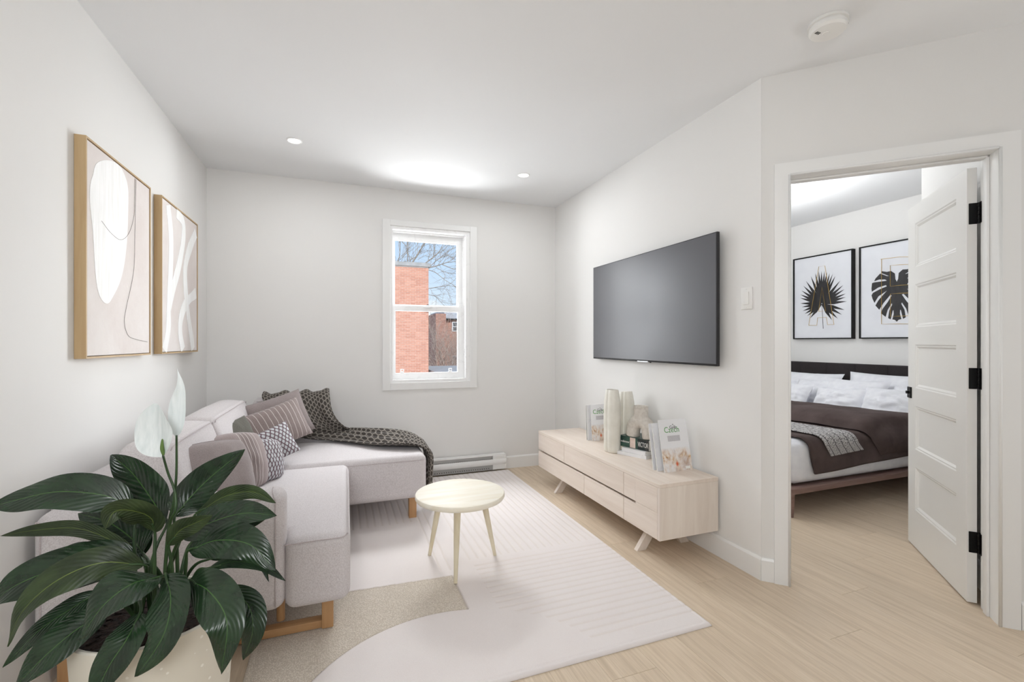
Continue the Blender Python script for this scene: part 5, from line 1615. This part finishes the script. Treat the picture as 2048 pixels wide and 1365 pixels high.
for zz in (2.02, -0.5):
    for xx in (7.72, 9.6, 11.5):
        wf = MB().box((xx, 33.33, zz), (xx + 0.85, 33.42, zz + 0.72))
        wo = wf.obj('window', M_VINYL, fb_)
        for za_, zb_ in ((0.06, 0.33), (0.38, 0.66)):
            MB().box((xx + 0.07, 33.31, zz + za_), (xx + 0.78, 33.34, zz + zb_)).obj('pane', M_PANE, wo)

# bare tree behind the brick building
M_BARK = mat('pale_bark', (172, 160, 148), 0.9, fn=lambda nt: {'Base Color': nt.ramp(nt.noise(nt.coord(), 9, 4), [(0.3, lin((140, 130, 120))), (0.7, lin((190, 178, 166)))])})
tr = empty('bare_tree', BRANCHES[-1][0][-1][:2] + (-3.4,), 'leafless tree with spreading pale branches behind the brick building', 'tree')
rt = random.Random(5)
twigs = MB()


def twig(p, d, L_, r, depth):
    q = p.copy()
    pts = [p.copy()]
    dd = d.normalized()
    for k_ in range(4):
        dd = (dd + Vector((rt.uniform(-.28, .28), rt.uniform(-.2, .2), rt.uniform(-.22, .26)))).normalized()
        q = q + dd * L_ / 4
        pts.append(q.copy())
    twigs.tube(pts, [r, r * .85, r * .7, r * .5, r * .3], 4, cap=False)
    if depth > 0:
        for k_ in (1, 2, 3, 4):
            if rt.random() < 0.75:
                nd = (dd + Vector((rt.uniform(-.9, .9), rt.uniform(-.6, .6), rt.uniform(-.6, .8)))).normalized()
                twig(pts[k_], nd, L_ * rt.uniform(.5, .75), r * .6, depth - 1)


for i, (pts, r) in enumerate(BRANCHES):
    if i == len(BRANCHES) - 1:
        pts = list(pts)[:3] + [(pts[3][0], pts[3][1], -3.45)]
        P = catmull(pts, 20)
        MB().tube(P, [0.16 + 0.1 * k_ / 20 for k_ in range(21)], 10).obj('trunk', M_BARK, tr, True)
        continue
    P = catmull(pts, 24)
    P = [p + Vector((0.02 * noise.noise(p * 2), 0.05 * noise.noise(p * 1.7), 0.02 * noise.noise(p * 2.3))) for p in P]
    MB().tube(P, [r * 0.5 * (1 - 0.7 * k_ / 24) for k_ in range(25)], 7).obj('branch', M_BARK, tr, True)
    for k_ in range(7, 25, 3):
        t = (P[min(k_ + 1, 24)] - P[k_ - 1]).normalized()
        twig(P[k_], t + Vector((rt.uniform(-.7, .7), rt.uniform(-.5, .5), rt.uniform(-.4, .9))), rt.uniform(0.5, 1.1), r * 0.16 + 0.003, 2)
o = twigs.obj('twigs', M_BARK, tr)
o['kind'] = 'stuff'

# shrubs in front of the far house
M_TWIG = mat('brown_twigs', (190, 170, 156), 0.95, fn=lambda nt: {'Base Color': nt.ramp(nt.noise(nt.coord(), 6, 3), [(0.3, lin((160, 138, 124))), (0.7, lin((214, 196, 182)))])})
for j, (cx_, cy_, hgt_, lab) in enumerate(((5.65, 26.2, 5.0, 'tall bare brown shrub beside the brick building edge'), (7.9, 31.0, 4.3, 'lower tangled bare shrub in front of the far house'))):
    twigs = MB()
    for i in range(55):
        a = rt.uniform(0, 2 * pi)
        p = Vector((cx_ + rt.uniform(-.5, .5), cy_ + rt.uniform(-.5, .5), -3.4))
        twig(p + Vector((0, 0, rt.uniform(hgt_ * 0.3, hgt_ * 0.75))), Vector((cos(a) * .45, sin(a) * .4, 1.0)), hgt_ * rt.uniform(.3, .5), 0.016, 2)
    o = twigs.obj('bare_shrub', M_TWIG, None)
    tag(o, lab, 'shrub')
